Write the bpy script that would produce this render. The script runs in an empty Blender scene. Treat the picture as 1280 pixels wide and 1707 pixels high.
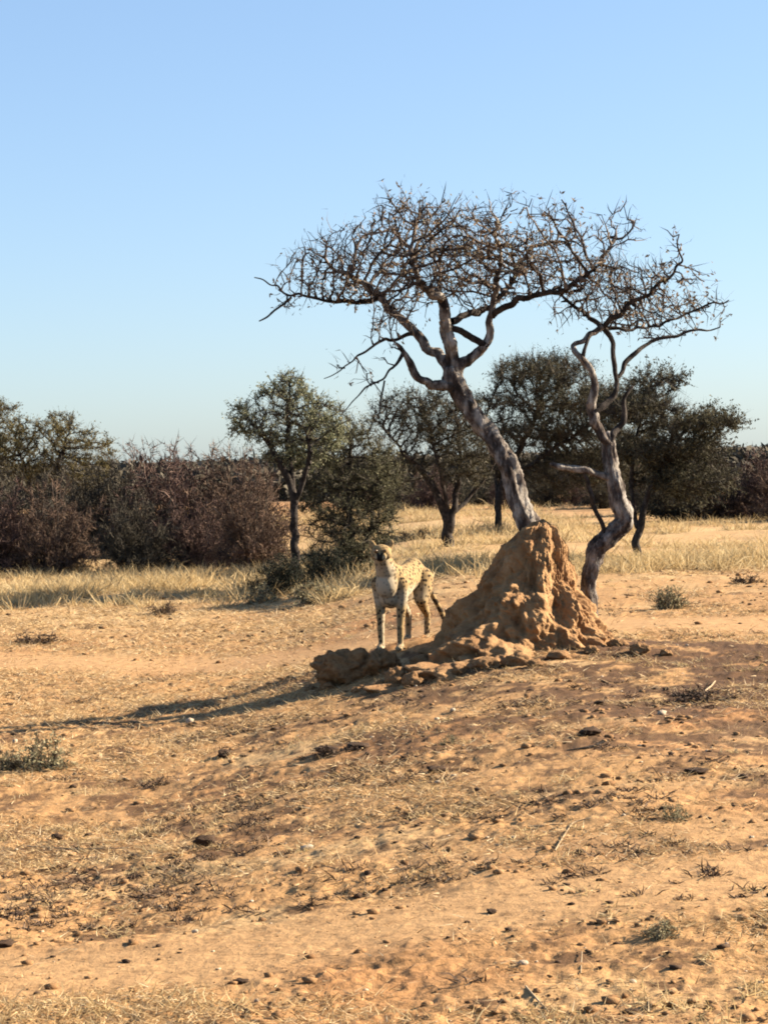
import bpy, math, random
import numpy as np
from mathutils import Matrix, Vector

# ------------------------------------------------------------------ camera, sky, sun, exposure
SC = bpy.context.scene
COL = SC.collection
F, PX0, PY0 = 3540.0, 640.0, 853.5           # focal length and centre in photo pixels (1280 x 1707)
CAM = np.array([0.0, 0.0, 1.84])
PITCH, ROLL = math.radians(1.513), math.radians(1.5)
fw = np.array([0, math.cos(PITCH), -math.sin(PITCH)])
r0 = np.array([1.0, 0, 0]); u0 = np.array([0, math.sin(PITCH), math.cos(PITCH)])
UPV = math.cos(ROLL) * u0 + math.sin(ROLL) * r0
RTV = math.cos(ROLL) * r0 - math.sin(ROLL) * u0
cd = bpy.data.cameras.new('camera')
cam = bpy.data.objects.new('camera', cd); COL.objects.link(cam)
cd.sensor_fit = 'HORIZONTAL'; cd.sensor_width = 36; cd.lens = 36 * F / 1280
cd.clip_start = 0.1; cd.clip_end = 20000
M = Matrix(((RTV[0], UPV[0], -fw[0], CAM[0]), (RTV[1], UPV[1], -fw[1], CAM[1]), (RTV[2], UPV[2], -fw[2], CAM[2]), (0, 0, 0, 1)))
cam.matrix_world = M
SC.camera = cam

SUN_EL, SUN_BACK = math.radians(26), math.radians(14)      # sun to the right, a little behind the mound
sd = Vector((math.cos(SUN_EL) * math.cos(SUN_BACK), math.cos(SUN_EL) * math.sin(SUN_BACK), math.sin(SUN_EL)))
wd = bpy.data.worlds.new('World'); SC.world = wd; wd.use_nodes = True
wn = wd.node_tree.nodes; wl = wd.node_tree.links
sky = wn.new('ShaderNodeTexSky'); sky.sky_type = 'NISHITA'; sky.sun_disc = False
sky.sun_elevation = SUN_EL; sky.sun_rotation = math.atan2(sd.x, sd.y)
sky.altitude = 0; sky.air_density = 1.0; sky.dust_density = 0.5; sky.ozone_density = 2.5
bg = wn['Background']; bg.inputs['Strength'].default_value = 0.068
hs = wn.new('ShaderNodeGamma'); hs.inputs['Gamma'].default_value = 0.662
wb = wn.new('ShaderNodeMix'); wb.data_type = 'RGBA'; wb.blend_type = 'MULTIPLY'; wb.inputs[0].default_value = 1; wb.inputs[7].default_value = (0.84, 0.985, 1.18, 1)
wl.new(sky.outputs[0], hs.inputs['Color']); wl.new(hs.outputs[0], wb.inputs[6]); wl.new(wb.outputs[2], bg.inputs['Color'])
sl = bpy.data.lights.new('sun', 'SUN'); sl.energy = 5.0; sl.angle = math.radians(0.53); sl.color = (1.0, 0.86, 0.67)
so = bpy.data.objects.new('sun', sl); COL.objects.link(so)
so.rotation_euler = sd.to_track_quat('Z', 'Y').to_euler(); so.location = (30, 10, 30)
vs = SC.view_settings; vs.view_transform = 'Standard'; vs.look = 'None'; vs.gamma = 1; vs.exposure = 2.08; vs.use_curve_mapping = False
SC.render.engine = 'CYCLES'
SC.cycles.max_bounces = 5; SC.cycles.diffuse_bounces = 1; SC.cycles.glossy_bounces = 1
SC.cycles.transparent_max_bounces = 4; SC.cycles.filter_width = 1.9

# ------------------------------------------------------------------ noise, terrain, projection
def _hash(ix, iy, iz, seed):
    h = (ix.astype(np.int64) * 374761393 + iy.astype(np.int64) * 668265263 + iz.astype(np.int64) * 2147483647 + seed * 974711) & 0xFFFFFFFF
    h = ((h ^ (h >> 13)) * 1274126177) & 0xFFFFFFFF
    h = ((h ^ (h >> 16)) * 2246822519) & 0xFFFFFFFF
    return ((h ^ (h >> 15)) & 0xFFFFFF) / float(0xFFFFFF)
def vnoise(p, seed=0):
    p = np.asarray(p, float); i = np.floor(p); f = p - i; f = f * f * f * (f * (f * 6 - 15) + 10)
    out = 0
    for dx in (0, 1):
        wx = f[..., 0] if dx else 1 - f[..., 0]
        for dy in (0, 1):
            wy = f[..., 1] if dy else 1 - f[..., 1]
            for dz in (0, 1):
                wz = f[..., 2] if dz else 1 - f[..., 2]
                out = out + wx * wy * wz * _hash(i[..., 0] + dx, i[..., 1] + dy, i[..., 2] + dz, seed)
    return out * 2 - 1
ROTM = np.array([[0.8, -0.6, 0], [0.6, 0.8, 0], [0, 0, 1.0]])
def fbm(p, seed=0, octv=4, gain=0.5):
    p = np.asarray(p, float); a, s, o = 1.0, 0, 0.0
    for k in range(octv):
        o = o + a * vnoise(p, seed + k * 17); s += a; a *= gain; p = (p @ ROTM) * 2.03 + 3.7
    return o / s
def fbm2(x, y, freq, seed=0, octv=4, gain=0.5):
    x = np.asarray(x, float); y = np.asarray(y, float)
    return fbm(np.stack([x * freq, y * freq, np.zeros_like(x) + seed * 0.37], -1), seed, octv, gain)
def sst(a, b, x):
    t = np.clip((x - a) / (b - a), 0, 1); return t * t * (3 - 2 * t)
def track_mask(x, y):
    d = (y - (23.2 - 0.42 * x) - 0.25 * np.sin(x * 0.7))
    a = np.exp(-(d / 1.05) ** 4)
    d2 = y - (8.7 + 0.16 * x) - 0.12 * np.sin(x * 2.1); b = 0.85 * np.exp(-(d2 / 0.62) ** 4)
    d3 = y - (10.3 - 0.10 * x) + 0.15 * np.sin(x * 1.3 + 1); c = 0.6 * np.exp(-(d3 / 0.33) ** 4) * sst(-0.4, 0.4, x)
    return np.maximum(np.maximum(a, b), c)
def terrain(x, y, fine=True):
    x = np.asarray(x, float); y = np.asarray(y, float)
    z = -0.47 * (1 - sst(-2.3, 1.5, x)) * sst(3, 14, y) * (1 - sst(40, 90, y))
    z = z + 0.10 * np.exp(-((x - 2.6) / 2.4) ** 2 - ((y - 18.7) / 1.1) ** 2)
    z = z + 0.19 * np.exp(-((x - 0.3) / 0.95) ** 2 - ((y - 20.1) / 0.8) ** 2)
    z = z + 0.05 * fbm2(x, y, 0.35, 5, 3) * (1 - 0.5 * sst(30, 80, y)) + 0.25 * fbm2(x, y, 0.02, 9, 2) * sst(60, 200, y)
    if fine:
        t = 1 - 0.8 * track_mask(x, y)
        fade = 1 - sst(18, 45, y)
        z = z + t * (0.030 * fbm2(x, y, 1.7, 11, 3) + fade * 0.020 * (np.abs(fbm2(x, y, 6.0, 13, 3)) ** 0.8) + fade * 0.010 * fbm2(x, y, 26.0, 15, 2) + fade * 0.016 * sst(0.0, 0.3, fbm2(x, y, 1.1, 16, 2)) * (1 - np.abs(fbm2(x, y, 10.0, 17, 2))) ** 3)
    return z
def unproj(px, py, Y):
    d = fw * F + RTV * (px - PX0) + UPV * (PY0 - py)
    return CAM + d * (Y / d[1])
def ground_at(px, py):
    d = fw * F + RTV * (px - PX0) + UPV * (PY0 - py)
    ys = np.concatenate([np.linspace(5, 60, 4000), np.linspace(60.05, 400, 3000)])
    P = CAM[None] + d[None] * (ys / d[1])[:, None]
    below = P[:, 2] <= terrain(P[:, 0], P[:, 1], False)
    k = int(np.argmax(below)) if below.any() else len(ys) - 1
    p = P[k].copy(); p[2] = float(terrain(p[0], p[1]))
    return p
def gz(x, y): return float(terrain(np.array([x]), np.array([y]))[0])

# ------------------------------------------------------------------ mesh helpers
def mesh_np(name, V, Fc=None, mat=None, smooth=False, cols=None, tris=None):
    me = bpy.data.meshes.new(name)
    V = np.asarray(V, np.float32)
    if tris is not None or (Fc is not None and isinstance(Fc, np.ndarray)):
        A = np.asarray(tris if tris is not None else Fc, np.int32); n, k = A.shape
        me.vertices.add(len(V)); me.vertices.foreach_set('co', V.ravel())
        me.loops.add(n * k); me.loops.foreach_set('vertex_index', A.ravel())
        me.polygons.add(n); me.polygons.foreach_set('loop_start', np.arange(0, n * k, k, dtype=np.int32))
        me.update(calc_edges=True)
    else:
        me.from_pydata(V.tolist(), [], Fc); me.update()
    if smooth: me.polygons.foreach_set('use_smooth', np.ones(len(me.polygons), bool))
    if cols is not None:
        a = me.attributes.new('tint', 'FLOAT_COLOR', 'POINT')
        c = np.ones((len(V), 4), np.float32); c[:, :3] = cols
        a.data.foreach_set('color', c.ravel())
    if mat: me.materials.append(mat)
    me.validate()
    return me
def obj(name, me, parent=None, loc=None, **props):
    o = bpy.data.objects.new(name, me); COL.objects.link(o)
    if parent is not None: o.parent = parent
    if loc is not None: o.location = [float(v) for v in loc]
    for k, v in props.items(): o[k] = v
    return o
def thing(name, label, cat, loc, group=None, rz=0.0, sc=1.0):
    o = obj(name, None, None, loc, label=label, category=cat)
    if group: o['group'] = group
    o.rotation_euler[2] = rz; o.scale = (sc, sc, sc) if not isinstance(sc, tuple) else sc
    return o
def copy_tree(root, label, loc, rz=0.0, sc=(1, 1, 1), group=None, name=None):
    r = root.copy(); COL.objects.link(r)
    if name: r.name = name
    r['label'] = label
    if group: r['group'] = group
    elif 'group' in r.keys() and group is None: pass
    r.location = [float(v) for v in loc]; r.rotation_euler = (0, 0, rz); r.scale = sc
    for ch in list(root.children):
        c = ch.copy(); COL.objects.link(c); c.parent = r
    return r

class Mesh:
    """collects verts and tris of many tubes / strips"""
    def __init__(s): s.V = []; s.T = []; s.n = 0
    def add(s, V, T):
        s.V.append(np.asarray(V, np.float32)); s.T.append(np.asarray(T, np.int32) + s.n); s.n += len(V)
    def mesh(s, name, mat, smooth=False):
        return mesh_np(name, np.concatenate(s.V), tris=np.concatenate(s.T), mat=mat, smooth=smooth)

def tube(mb, P, R, k=5, cap=True):
    P = np.asarray(P, float); R = np.asarray(R, float); n = len(P)
    T = np.gradient(P, axis=0); T /= np.linalg.norm(T, axis=1)[:, None] + 1e-9
    a = np.array([0.31, 0.87, 0.38]); 
    if abs(T[0] @ a) > 0.9: a = np.array([1.0, 0, 0])
    N = np.zeros_like(P); v = a - T[0] * (a @ T[0]); N[0] = v / np.linalg.norm(v)
    for i in range(1, n):
        v = N[i - 1] - T[i] * (N[i - 1] @ T[i]); N[i] = v / (np.linalg.norm(v) + 1e-9)
    B = np.cross(T, N)
    an = np.arange(k) * 2 * math.pi / k
    V = P[:, None] + R[:, None, None] * (N[:, None] * np.cos(an)[None, :, None] + B[:, None] * np.sin(an)[None, :, None])
    V = V.reshape(-1, 3)
    i, j = np.meshgrid(np.arange(n - 1), np.arange(k), indexing='ij'); j2 = (j + 1) % k
    a0, a1, b0, b1 = i * k + j, i * k + j2, (i + 1) * k + j, (i + 1) * k + j2
    T2 = np.concatenate([np.stack([a0, a1, b1], -1).reshape(-1, 3), np.stack([a0, b1, b0], -1).reshape(-1, 3)])
    if cap:
        V = np.concatenate([V, P[-1:] + T[-1:] * R[-1] * 0.6]); jj = np.arange(k)
        T2 = np.concatenate([T2, np.stack([(n - 1) * k + jj, (n - 1) * k + (jj + 1) % k, np.full(k, n * k)], -1)])
    mb.add(V, T2)
def resample(P, R, step):
    P = np.asarray(P, float); R = np.asarray(R, float)
    d = np.concatenate([[0], np.cumsum(np.linalg.norm(np.diff(P, axis=0), axis=1))])
    n = max(3, int(d[-1] / step)); s = np.linspace(0, d[-1], n)
    # smooth Catmull-like: interpolate then relax
    Q = np.stack([np.interp(s, d, P[:, c]) for c in range(3)], -1); q = np.interp(s, d, R)
    for _ in range(max(1, int(0.04 / step))):
        Q[1:-1] = 0.25 * Q[:-2] + 0.5 * Q[1:-1] + 0.25 * Q[2:]; q[1:-1] = 0.25 * q[:-2] + 0.5 * q[1:-1] + 0.25 * q[2:]
    return Q, q
def bark_tube(P, R, name, mat, seed=1, step=0.02, k=26, rough=0.16, knots=0.2):
    """limb with furrowed, knotted bark"""
    Q, q = resample(P, R, step)
    mb = Mesh(); tube(mb, Q, q, k, True)
    V = mb.V[0].astype(float); n = len(Q)
    ring = np.repeat(np.arange(n), k); C = Q[ring]; D = V[:n * k] - C; L = np.linalg.norm(D, axis=1); D /= L[:, None]
    s = ring * step; an = np.tile(np.arange(k) * 2 * math.pi / k, n)
    c = np.stack([np.cos(an + s * 1.5) * 1.7, np.sin(an + s * 1.5) * 1.7, s * 3.2], -1)
    f1 = fbm(c * 1.7, seed, 3) - 0.9 * np.abs(fbm(np.stack([np.cos(an + s) * 4.2, np.sin(an + s) * 4.2, s * 5.0], -1), seed + 21, 2)); f2 = fbm(C * 5.5 + D * 1.2, seed + 5, 2); f3 = fbm(V[:n * k] * 60, seed + 9, 2)
    d = L * (1 + rough * 1.3 * f1 + knots * f2 + 0.10 * f3)
    V[:n * k] = C + D * d[:, None]
    return mesh_np(name, V, tris=mb.T[0], mat=mat, smooth=True)

def strips(P0, P1, W, rng, bend=0.0):
    """thin tapered blades P0->P1 (one triangle, or two segments when bend)"""
    P0 = np.asarray(P0, float); P1 = np.asarray(P1, float); n = len(P0)
    d = P1 - P0; a = rng.normal(size=(n, 3)); s = np.cross(d, a); s /= np.linalg.norm(s, axis=1)[:, None] + 1e-9
    s = s * np.asarray(W).reshape(-1, 1) * 0.5
    if not bend:
        V = np.stack([P0 - s, P0 + s, P1], 1).reshape(-1, 3)
        return V, np.arange(3 * n).reshape(-1, 3)
    m = (P0 + P1) / 2 + rng.normal(size=(n, 3)) * bend * np.linalg.norm(d, axis=1)[:, None]
    V = np.stack([P0 - s, P0 + s, m + s * 0.8, m - s * 0.8, P1], 1).reshape(-1, 3)
    b = np.arange(n)[:, None] * 5
    T = np.concatenate([b + np.array([[0, 1, 2]]), b + np.array([[0, 2, 3]]), b + np.array([[3, 2, 4]])])
    return V, T
def leaf_tris(C, size, rng, flat=0.0):
    n = len(C); a = rng.normal(size=(n, 3)); a[:, 2] *= (1 - flat); a /= np.linalg.norm(a, axis=1)[:, None]
    b = rng.normal(size=(n, 3)); b -= a * (a * b).sum(1)[:, None]; b /= np.linalg.norm(b, axis=1)[:, None]
    s = (size * rng.uniform(0.6, 1.4, n))[:, None]
    V = np.stack([C - a * s, C + b * s * 0.42, C + a * s, C - b * s * 0.42], 1).reshape(-1, 3)
    q = np.arange(n)[:, None] * 4
    return V, np.concatenate([q + np.array([[0, 1, 2]]), q + np.array([[0, 2, 3]])])

# ------------------------------------------------------------------ materials
def mat_new(name):
    m = bpy.data.materials.new(name); m.use_nodes = True
    nt = m.node_tree; b = nt.nodes['Principled BSDF']
    b.inputs['Roughness'].default_value = 0.95; b.inputs['Specular IOR Level'].default_value = 0.15
    return m, nt, b
def N(nt, t, **kw):
    n = nt.nodes.new(t)
    for k, v in kw.items():
        if k in n.inputs: n.inputs[k].default_value = v
        else: setattr(n, k, v)
    return n
def ramp(nt, src, stops):
    r = nt.nodes.new('ShaderNodeValToRGB'); e = r.color_ramp.elements
    while len(e) < len(stops): e.new(0.5)
    for i, (p, c) in enumerate(stops): e[i].position = p; e[i].color = (c[0], c[1], c[2], 1)
    nt.links.new(src, r.inputs[0]); return r
def mat_island(name, stops, noise=None, transl=0.0):
    """colour varies from piece to piece (each leaf, twig or blade)"""
    m, nt, b = mat_new(name)
    g = N(nt, 'ShaderNodeNewGeometry')
    r = ramp(nt, g.outputs['Random Per Island'], [(p, tuple(v * ALB for v in c)) for p, c in stops])
    src = r.outputs[0]
    if noise:
        tc = N(nt, 'ShaderNodeTexCoord'); nz = N(nt, 'ShaderNodeTexNoise', Scale=noise[0], Detail=3.0)
        nt.links.new(tc.outputs['Object'], nz.inputs['Vector'])
        r2 = ramp(nt, nz.outputs['Fac'], [(0.3, (noise[1],) * 3), (0.7, (noise[2],) * 3)])
        mx = N(nt, 'ShaderNodeMix', data_type='RGBA', blend_type='MULTIPLY'); mx.inputs[0].default_value = 1
        nt.links.new(src, mx.inputs[6]); nt.links.new(r2.outputs[0], mx.inputs[7]); src = mx.outputs[2]
    nt.links.new(src, b.inputs['Base Color'])
    if transl:
        tr = N(nt, 'ShaderNodeBsdfTranslucent'); nt.links.new(src, tr.inputs['Color'])
        ms = N(nt, 'ShaderNodeMixShader'); ms.inputs[0].default_value = transl
        out = nt.nodes['Material Output']
        nt.links.new(b.outputs[0], ms.inputs[1]); nt.links.new(tr.outputs[0], ms.inputs[2]); nt.links.new(ms.outputs[0], out.inputs['Surface'])
    return m
def mat_noise(name, stops, scale, detail=6.0, stretch=(1, 1, 1), bump=0.0, bscale=None, attr=False, rough=0.95):
    m, nt, b = mat_new(name); b.inputs['Roughness'].default_value = rough
    tc = N(nt, 'ShaderNodeTexCoord'); mp = N(nt, 'ShaderNodeMapping', Scale=stretch)
    nt.links.new(tc.outputs['Object'], mp.inputs['Vector'])
    nz = N(nt, 'ShaderNodeTexNoise', Scale=scale, Detail=detail, Roughness=0.72 if attr else 0.62); nt.links.new(mp.outputs[0], nz.inputs['Vector'])
    r = ramp(nt, nz.outputs['Fac'], [(p, tuple(v * (1 if attr else ALB) for v in c)) for p, c in stops]); src = r.outputs[0]
    if attr:
        at = N(nt, 'ShaderNodeAttribute', attribute_name='tint')
        mx = N(nt, 'ShaderNodeMix', data_type='RGBA', blend_type='MULTIPLY'); mx.inputs[0].default_value = 1
        nt.links.new(src, mx.inputs[6]); nt.links.new(at.outputs['Color'], mx.inputs[7]); src = mx.outputs[2]
    nt.links.new(src, b.inputs['Base Color'])
    if bump:
        n2 = N(nt, 'ShaderNodeTexNoise', Scale=bscale or scale * 3, Detail=5.0, Roughness=0.65); nt.links.new(mp.outputs[0], n2.inputs['Vector'])
        bp = N(nt, 'ShaderNodeBump', Strength=bump, Distance=0.02); nt.links.new(n2.outputs['Fac'], bp.inputs['Height']); nt.links.new(bp.outputs[0], b.inputs['Normal'])
    return m

MAT = {}
ALB = 0.55
MAT['ground'] = mat_noise('dry_soil', [(0.32, (0.50, 0.46, 0.43)), (0.46, (0.95, 0.95, 0.95)), (0.70, (1.25, 1.27, 1.28))], 9.0, 8.0, bump=0.55, bscale=38, attr=True)
MAT['mound'] = mat_noise('termite_earth', [(0.30, (0.25, 0.125, 0.058)), (0.42, (0.40, 0.218, 0.098)), (0.55, (0.50, 0.285, 0.130)), (0.72, (0.62, 0.385, 0.19))], 6.0, 9.0, bump=1.0, bscale=34)
MAT['clod'] = mat_noise('earth_clod', [(0.32, (0.22, 0.115, 0.05)), (0.5, (0.36, 0.20, 0.09)), (0.70, (0.46, 0.28, 0.14))], 9.0, 6.0, bump=0.5, bscale=40)
MAT['stone'] = mat_noise('pale_stone', [(0.3, (0.45, 0.34, 0.23)), (0.6, (0.66, 0.54, 0.40)), (0.8, (0.72, 0.62, 0.5))], 14.0, 5.0, bump=0.3, bscale=60)
MAT['dung'] = mat_noise('dark_crumbly_earth', [(0.3, (0.05, 0.03, 0.02)), (0.7, (0.14, 0.085, 0.05))], 20.0, 5.0, bump=0.5, bscale=60)
MAT['bark'] = mat_noise('grey_bark', [(0.36, (0.04, 0.032, 0.026)), (0.46, (0.13, 0.10, 0.085)), (0.56, (0.34, 0.30, 0.26)), (0.69, (0.68, 0.61, 0.535))], 7.5, 8.0, stretch=(1.6, 1.6, 0.6), bump=1.0, bscale=34)
MAT['bark_dark'] = mat_noise('dark_bark', [(0.30, (0.016, 0.012, 0.010)), (0.5, (0.05, 0.04, 0.034)), (0.72, (0.14, 0.115, 0.098))], 12.0, 6.0, bump=0.6, bscale=50)
MAT['twig'] = mat_island('twig_bark', [(0.0, (0.042, 0.032, 0.027)), (0.5, (0.105, 0.081, 0.067)), (0.85, (0.224, 0.175, 0.140)), (1.0, (0.364, 0.294, 0.231))], noise=(3.0, 0.7, 1.3))
MAT['pod'] = mat_island('withered_leaf', [(0.0, (0.170, 0.128, 0.085)), (0.5, (0.323, 0.238, 0.153)), (0.8, (0.442, 0.289, 0.170)), (1.0, (0.340, 0.340, 0.221))], transl=0.2)
MAT['bush_twig'] = mat_island('brown_thorn_twig', [(0.0, (0.074, 0.044, 0.038)), (0.5, (0.167, 0.101, 0.084)), (1.0, (0.296, 0.197, 0.154))], noise=(1.2, 0.7, 1.25))
MAT['bush_grey'] = mat_island('grey_thorn_twig', [(0.0, (0.049, 0.042, 0.031)), (0.5, (0.098, 0.084, 0.061)), (1.0, (0.178, 0.153, 0.114))], noise=(1.2, 0.7, 1.25))
MAT['bush_red'] = mat_island('reddish_thorn_twig', [(0.0, (0.076, 0.043, 0.036)), (0.5, (0.170, 0.109, 0.078)), (1.0, (0.297, 0.204, 0.140))], noise=(1.2, 0.7, 1.25))
MAT['acacia_leaf'] = mat_island('acacia_foliage', [(0.0, (0.047, 0.044, 0.029)), (0.5, (0.099, 0.093, 0.058)), (1.0, (0.210, 0.190, 0.120))], noise=(1.0, 0.7, 1.25), transl=0.25)
MAT['acacia_gold'] = mat_island('yellowish_acacia_foliage', [(0.0, (0.095, 0.078, 0.030)), (0.5, (0.189, 0.155, 0.061)), (1.0, (0.324, 0.263, 0.121))], noise=(1.0, 0.7, 1.25), transl=0.3)
MAT['olive_leaf'] = mat_island('grey_green_leaf', [(0.0, (0.161, 0.179, 0.092)), (0.5, (0.319, 0.330, 0.195)), (1.0, (0.617, 0.593, 0.388))], noise=(1.4, 0.75, 1.2), transl=0.25)
MAT['green_leaf'] = mat_island('olive_green_leaf', [(0.0, (0.07, 0.068, 0.038)), (0.5, (0.145, 0.138, 0.08)), (1.0, (0.28, 0.26, 0.16))], noise=(1.4, 0.75, 1.2), transl=0.25)
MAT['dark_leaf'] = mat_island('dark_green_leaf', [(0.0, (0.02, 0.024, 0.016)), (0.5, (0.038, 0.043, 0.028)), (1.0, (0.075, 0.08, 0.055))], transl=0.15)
MAT['sage_leaf'] = mat_island('sage_leaf', [(0.0, (0.260, 0.234, 0.130)), (0.5, (0.390, 0.345, 0.202)), (1.0, (0.546, 0.468, 0.286))], transl=0.2)
MAT['straw'] = mat_island('dry_straw', [(0.0, (0.56, 0.38, 0.17)), (0.5, (0.80, 0.59, 0.30)), (1.0, (0.92, 0.74, 0.44))], noise=(1.5, 0.8, 1.15), transl=0.35)
MAT['litter'] = mat_island('straw_litter', [(0.0, (0.34, 0.20, 0.09)), (0.3, (0.62, 0.40, 0.19)), (0.7, (0.86, 0.61, 0.32)), (1.0, (1.0, 0.80, 0.52))], transl=0.3)
MAT['dead_twig'] = mat_island('dead_dark_twig', [(0.0, (0.07, 0.046, 0.034)), (0.6, (0.16, 0.105, 0.072)), (1.0, (0.32, 0.22, 0.14))])
MAT['stick'] = mat_noise('bleached_stick', [(0.3, (0.34, 0.24, 0.14)), (0.7, (0.60, 0.46, 0.30))], 18, 4)

# ------------------------------------------------------------------ ground
ys = [-6.0]
y = -6.0
while y < 5.5: y += 0.5; ys.append(y)
while y < 12: y += 0.0026 * y; ys.append(y)
while y < 24: y += 0.0034 * y; ys.append(y)
while y < 60: y += 0.008 * y; ys.append(y)
while y < 9000: y += 0.05 * y; ys.append(y)
ys = np.array(ys)
us = np.concatenate([-np.geomspace(2.6, 0.262, 26), np.linspace(-0.258, 0.258, 400), np.geomspace(0.262, 2.6, 26)])
Yg, Ug = np.meshgrid(ys, us, indexing='ij'); Xg = Ug * (np.abs(Yg) * 0.86 + 1.2)
Zg = terrain(Xg, Yg)
tm = track_mask(Xg, Yg)
def soil_colour(x, y):
    """ground colour: sand, red earth, straw-covered and brown crumbly patches"""
    tm = track_mask(x, y)
    sand = np.array([0.54, 0.305, 0.128]); red = np.array([0.45, 0.212, 0.082]); straw = np.array([0.62, 0.43, 0.215]); brown = np.array([0.145, 0.074, 0.034])
    n1 = fbm2(x, y, 0.55, 21, 4); n2 = fbm2(x, y, 1.3, 23, 4); n3 = fbm2(x, y, 3.1, 25, 6, 0.72)
    c = sand[None, None] + 0 * x[..., None]
    def mix(c, k, w): return c * (1 - w[..., None]) + k * w[..., None]
    c = mix(c, red, sst(0.0, 0.5, n1) * 0.7)
    c = mix(c, straw, sst(0.0, 0.45, n2) * 0.55 * (1 - tm))
    right = sst(-0.6, 2.2, x) * sst(12.5, 15.5, y) * (1 - sst(19.2, 20.6, y))
    midz = sst(9.5, 12.5, y) * (1 - sst(19.0, 20.5, y)); w = sst(0.11, 0.28, n3 + 0.25 * n1 + 0.28 * right + 0.17 * midz - 0.05) * (0.85 + 0.15 * right) * (1 - 0.85 * tm)
    c = mix(c, brown, w * (1 - sst(22, 30, y) * 0.5))  # brown crumbly soil, with some grass shadow painted in as brown
    far = sst(26, 34, y) * (1 - sst(60, 80, y)); c = mix(c, straw * 1.05, far * (0.45 + 0.4 * sst(-0.1, 0.3, fbm2(x, y * 2.5, 0.25, 29, 3))))
    c = mix(c, np.array([0.45, 0.20, 0.075]), sst(45, 75, y) * 0.35)
    c = mix(c, np.array([0.13, 0.10, 0.065]), sst(84, 96, y))
    c = mix(c, np.array([0.62, 0.375, 0.175]), tm * 0.7)
    return c * ALB
cg = soil_colour(Xg, Yg)
nr, nc = Yg.shape
idx = np.arange(nr * nc).reshape(nr, nc)
quads = np.stack([idx[:-1, :-1], idx[:-1, 1:], idx[1:, 1:], idx[1:, :-1]], -1).reshape(-1, 4)
gm = mesh_np('ground', np.stack([Xg, Yg, Zg], -1).reshape(-1, 3), quads, MAT['ground'], smooth=True, cols=cg.reshape(-1, 3))
obj('ground', gm, kind='structure', label='dry sandy savanna ground with brown crumbly patches and a bare track')

# ------------------------------------------------------------------ termite mound
YM = 19.4
def build_mound():
    Pm = np.array([(868, 893, 914), (880, 868, 932), (905, 842, 941), (935, 818, 945), (960, 806, 952), (1000, 768, 974), (1040, 742, 996), (1070, 722, 1030), (1092, 676, 1075), (1125, 600, 1150)], float)
    zt, L, R, C = [], [], [], []
    for py, l, r in Pm:
        ax = 905 - (py - 868) * 0.06
        p = unproj(ax, py, YM); zt.append(p[2]); C.append(p[0])
        L.append((ax - l) * YM / F); R.append((r - ax) * YM / F)
    zt, L, R, C = map(np.array, (zt, L, R, C))
    nh, na = 230, 420
    zz = np.linspace(zt[0], zt[-1], nh)
    iz = lambda a: np.interp(-zz, -zt, a)
    l, r, cx = iz(L), iz(R), iz(C); fr = (l * 0.5 + r * 0.5) * 1.15 + 0.02; bk = (l + r) * 0.48
    for a in (l, r, fr, bk):
        a[2:-2] = np.convolve(a, np.ones(9) / 9, 'same')[2:-2] if False else a[2:-2]
    an = np.linspace(0, 2 * math.pi, na, endpoint=False)
    ca, sa = np.cos(an), np.sin(an)
    wr, wl_, wf, wb = np.clip(ca, 0, 1) ** 2, np.clip(-ca, 0, 1) ** 2, np.clip(-sa, 0, 1) ** 2, np.clip(sa, 0, 1) ** 2
    rad = r[:, None] * wr + l[:, None] * wl_ + fr[:, None] * wf + bk[:, None] * wb
    tt_ = (zz[0] - zz) / (zz[0] - zz[-1]); da = (an - math.radians(232) + math.pi) % (2 * math.pi) - math.pi
    rad = rad * (1 + (0.10 + 0.32 * tt_ ** 0.8)[:, None] * np.exp(-(da / 0.42) ** 2)[None])   # bulge added at the near left, shaped so the front catches the sun
    Z = np.repeat(zz[:, None], na, 1)
    X = cx[:, None] + rad * ca; Y = YM + rad * sa
    P = np.stack([X, Y, Z], -1)
    # flutes run down the slope, lumps sit on it
    fl = fbm(np.stack([ca[None] * 2.6 + 0 * Z, sa[None] * 2.6 + 0 * Z, Z * 0.9], -1), 31, 4, 0.55)
    lump = fbm(P * np.array([4.6, 4.6, 2.3]), 33, 3, 0.5)
    bil = np.abs(fbm(P * np.array([8.0, 8.0, 4.0]), 35, 3, 0.55)); er = np.abs(fbm(np.stack([ca[None] * 5.5 + 0 * Z, sa[None] * 5.5 + 0 * Z, Z * 1.6], -1), 39, 3, 0.55)); fine = fbm(P * np.array([15, 15, 9]), 37, 5, 0.7)
    grow = np.clip(rad / 0.5, 0.25, 1.0)
    d = (0.12 * fl + 0.17 * lump + 0.07 * (bil - 0.25) - 0.08 * (0.25 - er) + 0.046 * fine - 0.05) * grow
    rad2 = np.maximum(rad * (0.97 + 0.08 * lump) + d * 0.85, 0.012)
    X = cx[:, None] + rad2 * ca; Y = YM + rad2 * sa; Z = Z + 0.05 * lump * grow + 0.02 * fine
    V = np.stack([X, Y, Z], -1).reshape(-1, 3)
    top = np.array([[cx[0], YM, zz[0] + 0.02]])
    idx = np.arange(nh * na).reshape(nh, na); i2 = np.roll(idx, -1, 1)
    q = np.stack([idx[:-1], idx[1:], i2[1:], i2[:-1]], -1).reshape(-1, 4)
    tt = np.concatenate([q[:, [0, 1, 2]], q[:, [0, 2, 3]], np.stack([np.full(na, nh * na), idx[0], i2[0]], -1)])
    return mesh_np('termite_mound', np.concatenate([V, top]), tris=tt, mat=MAT['mound'], smooth=True)
mm = build_mound()
obj('termite_mound', mm, label='tall pointed orange earth termite mound with a tree growing out behind its peak', category='termite mound')

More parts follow.
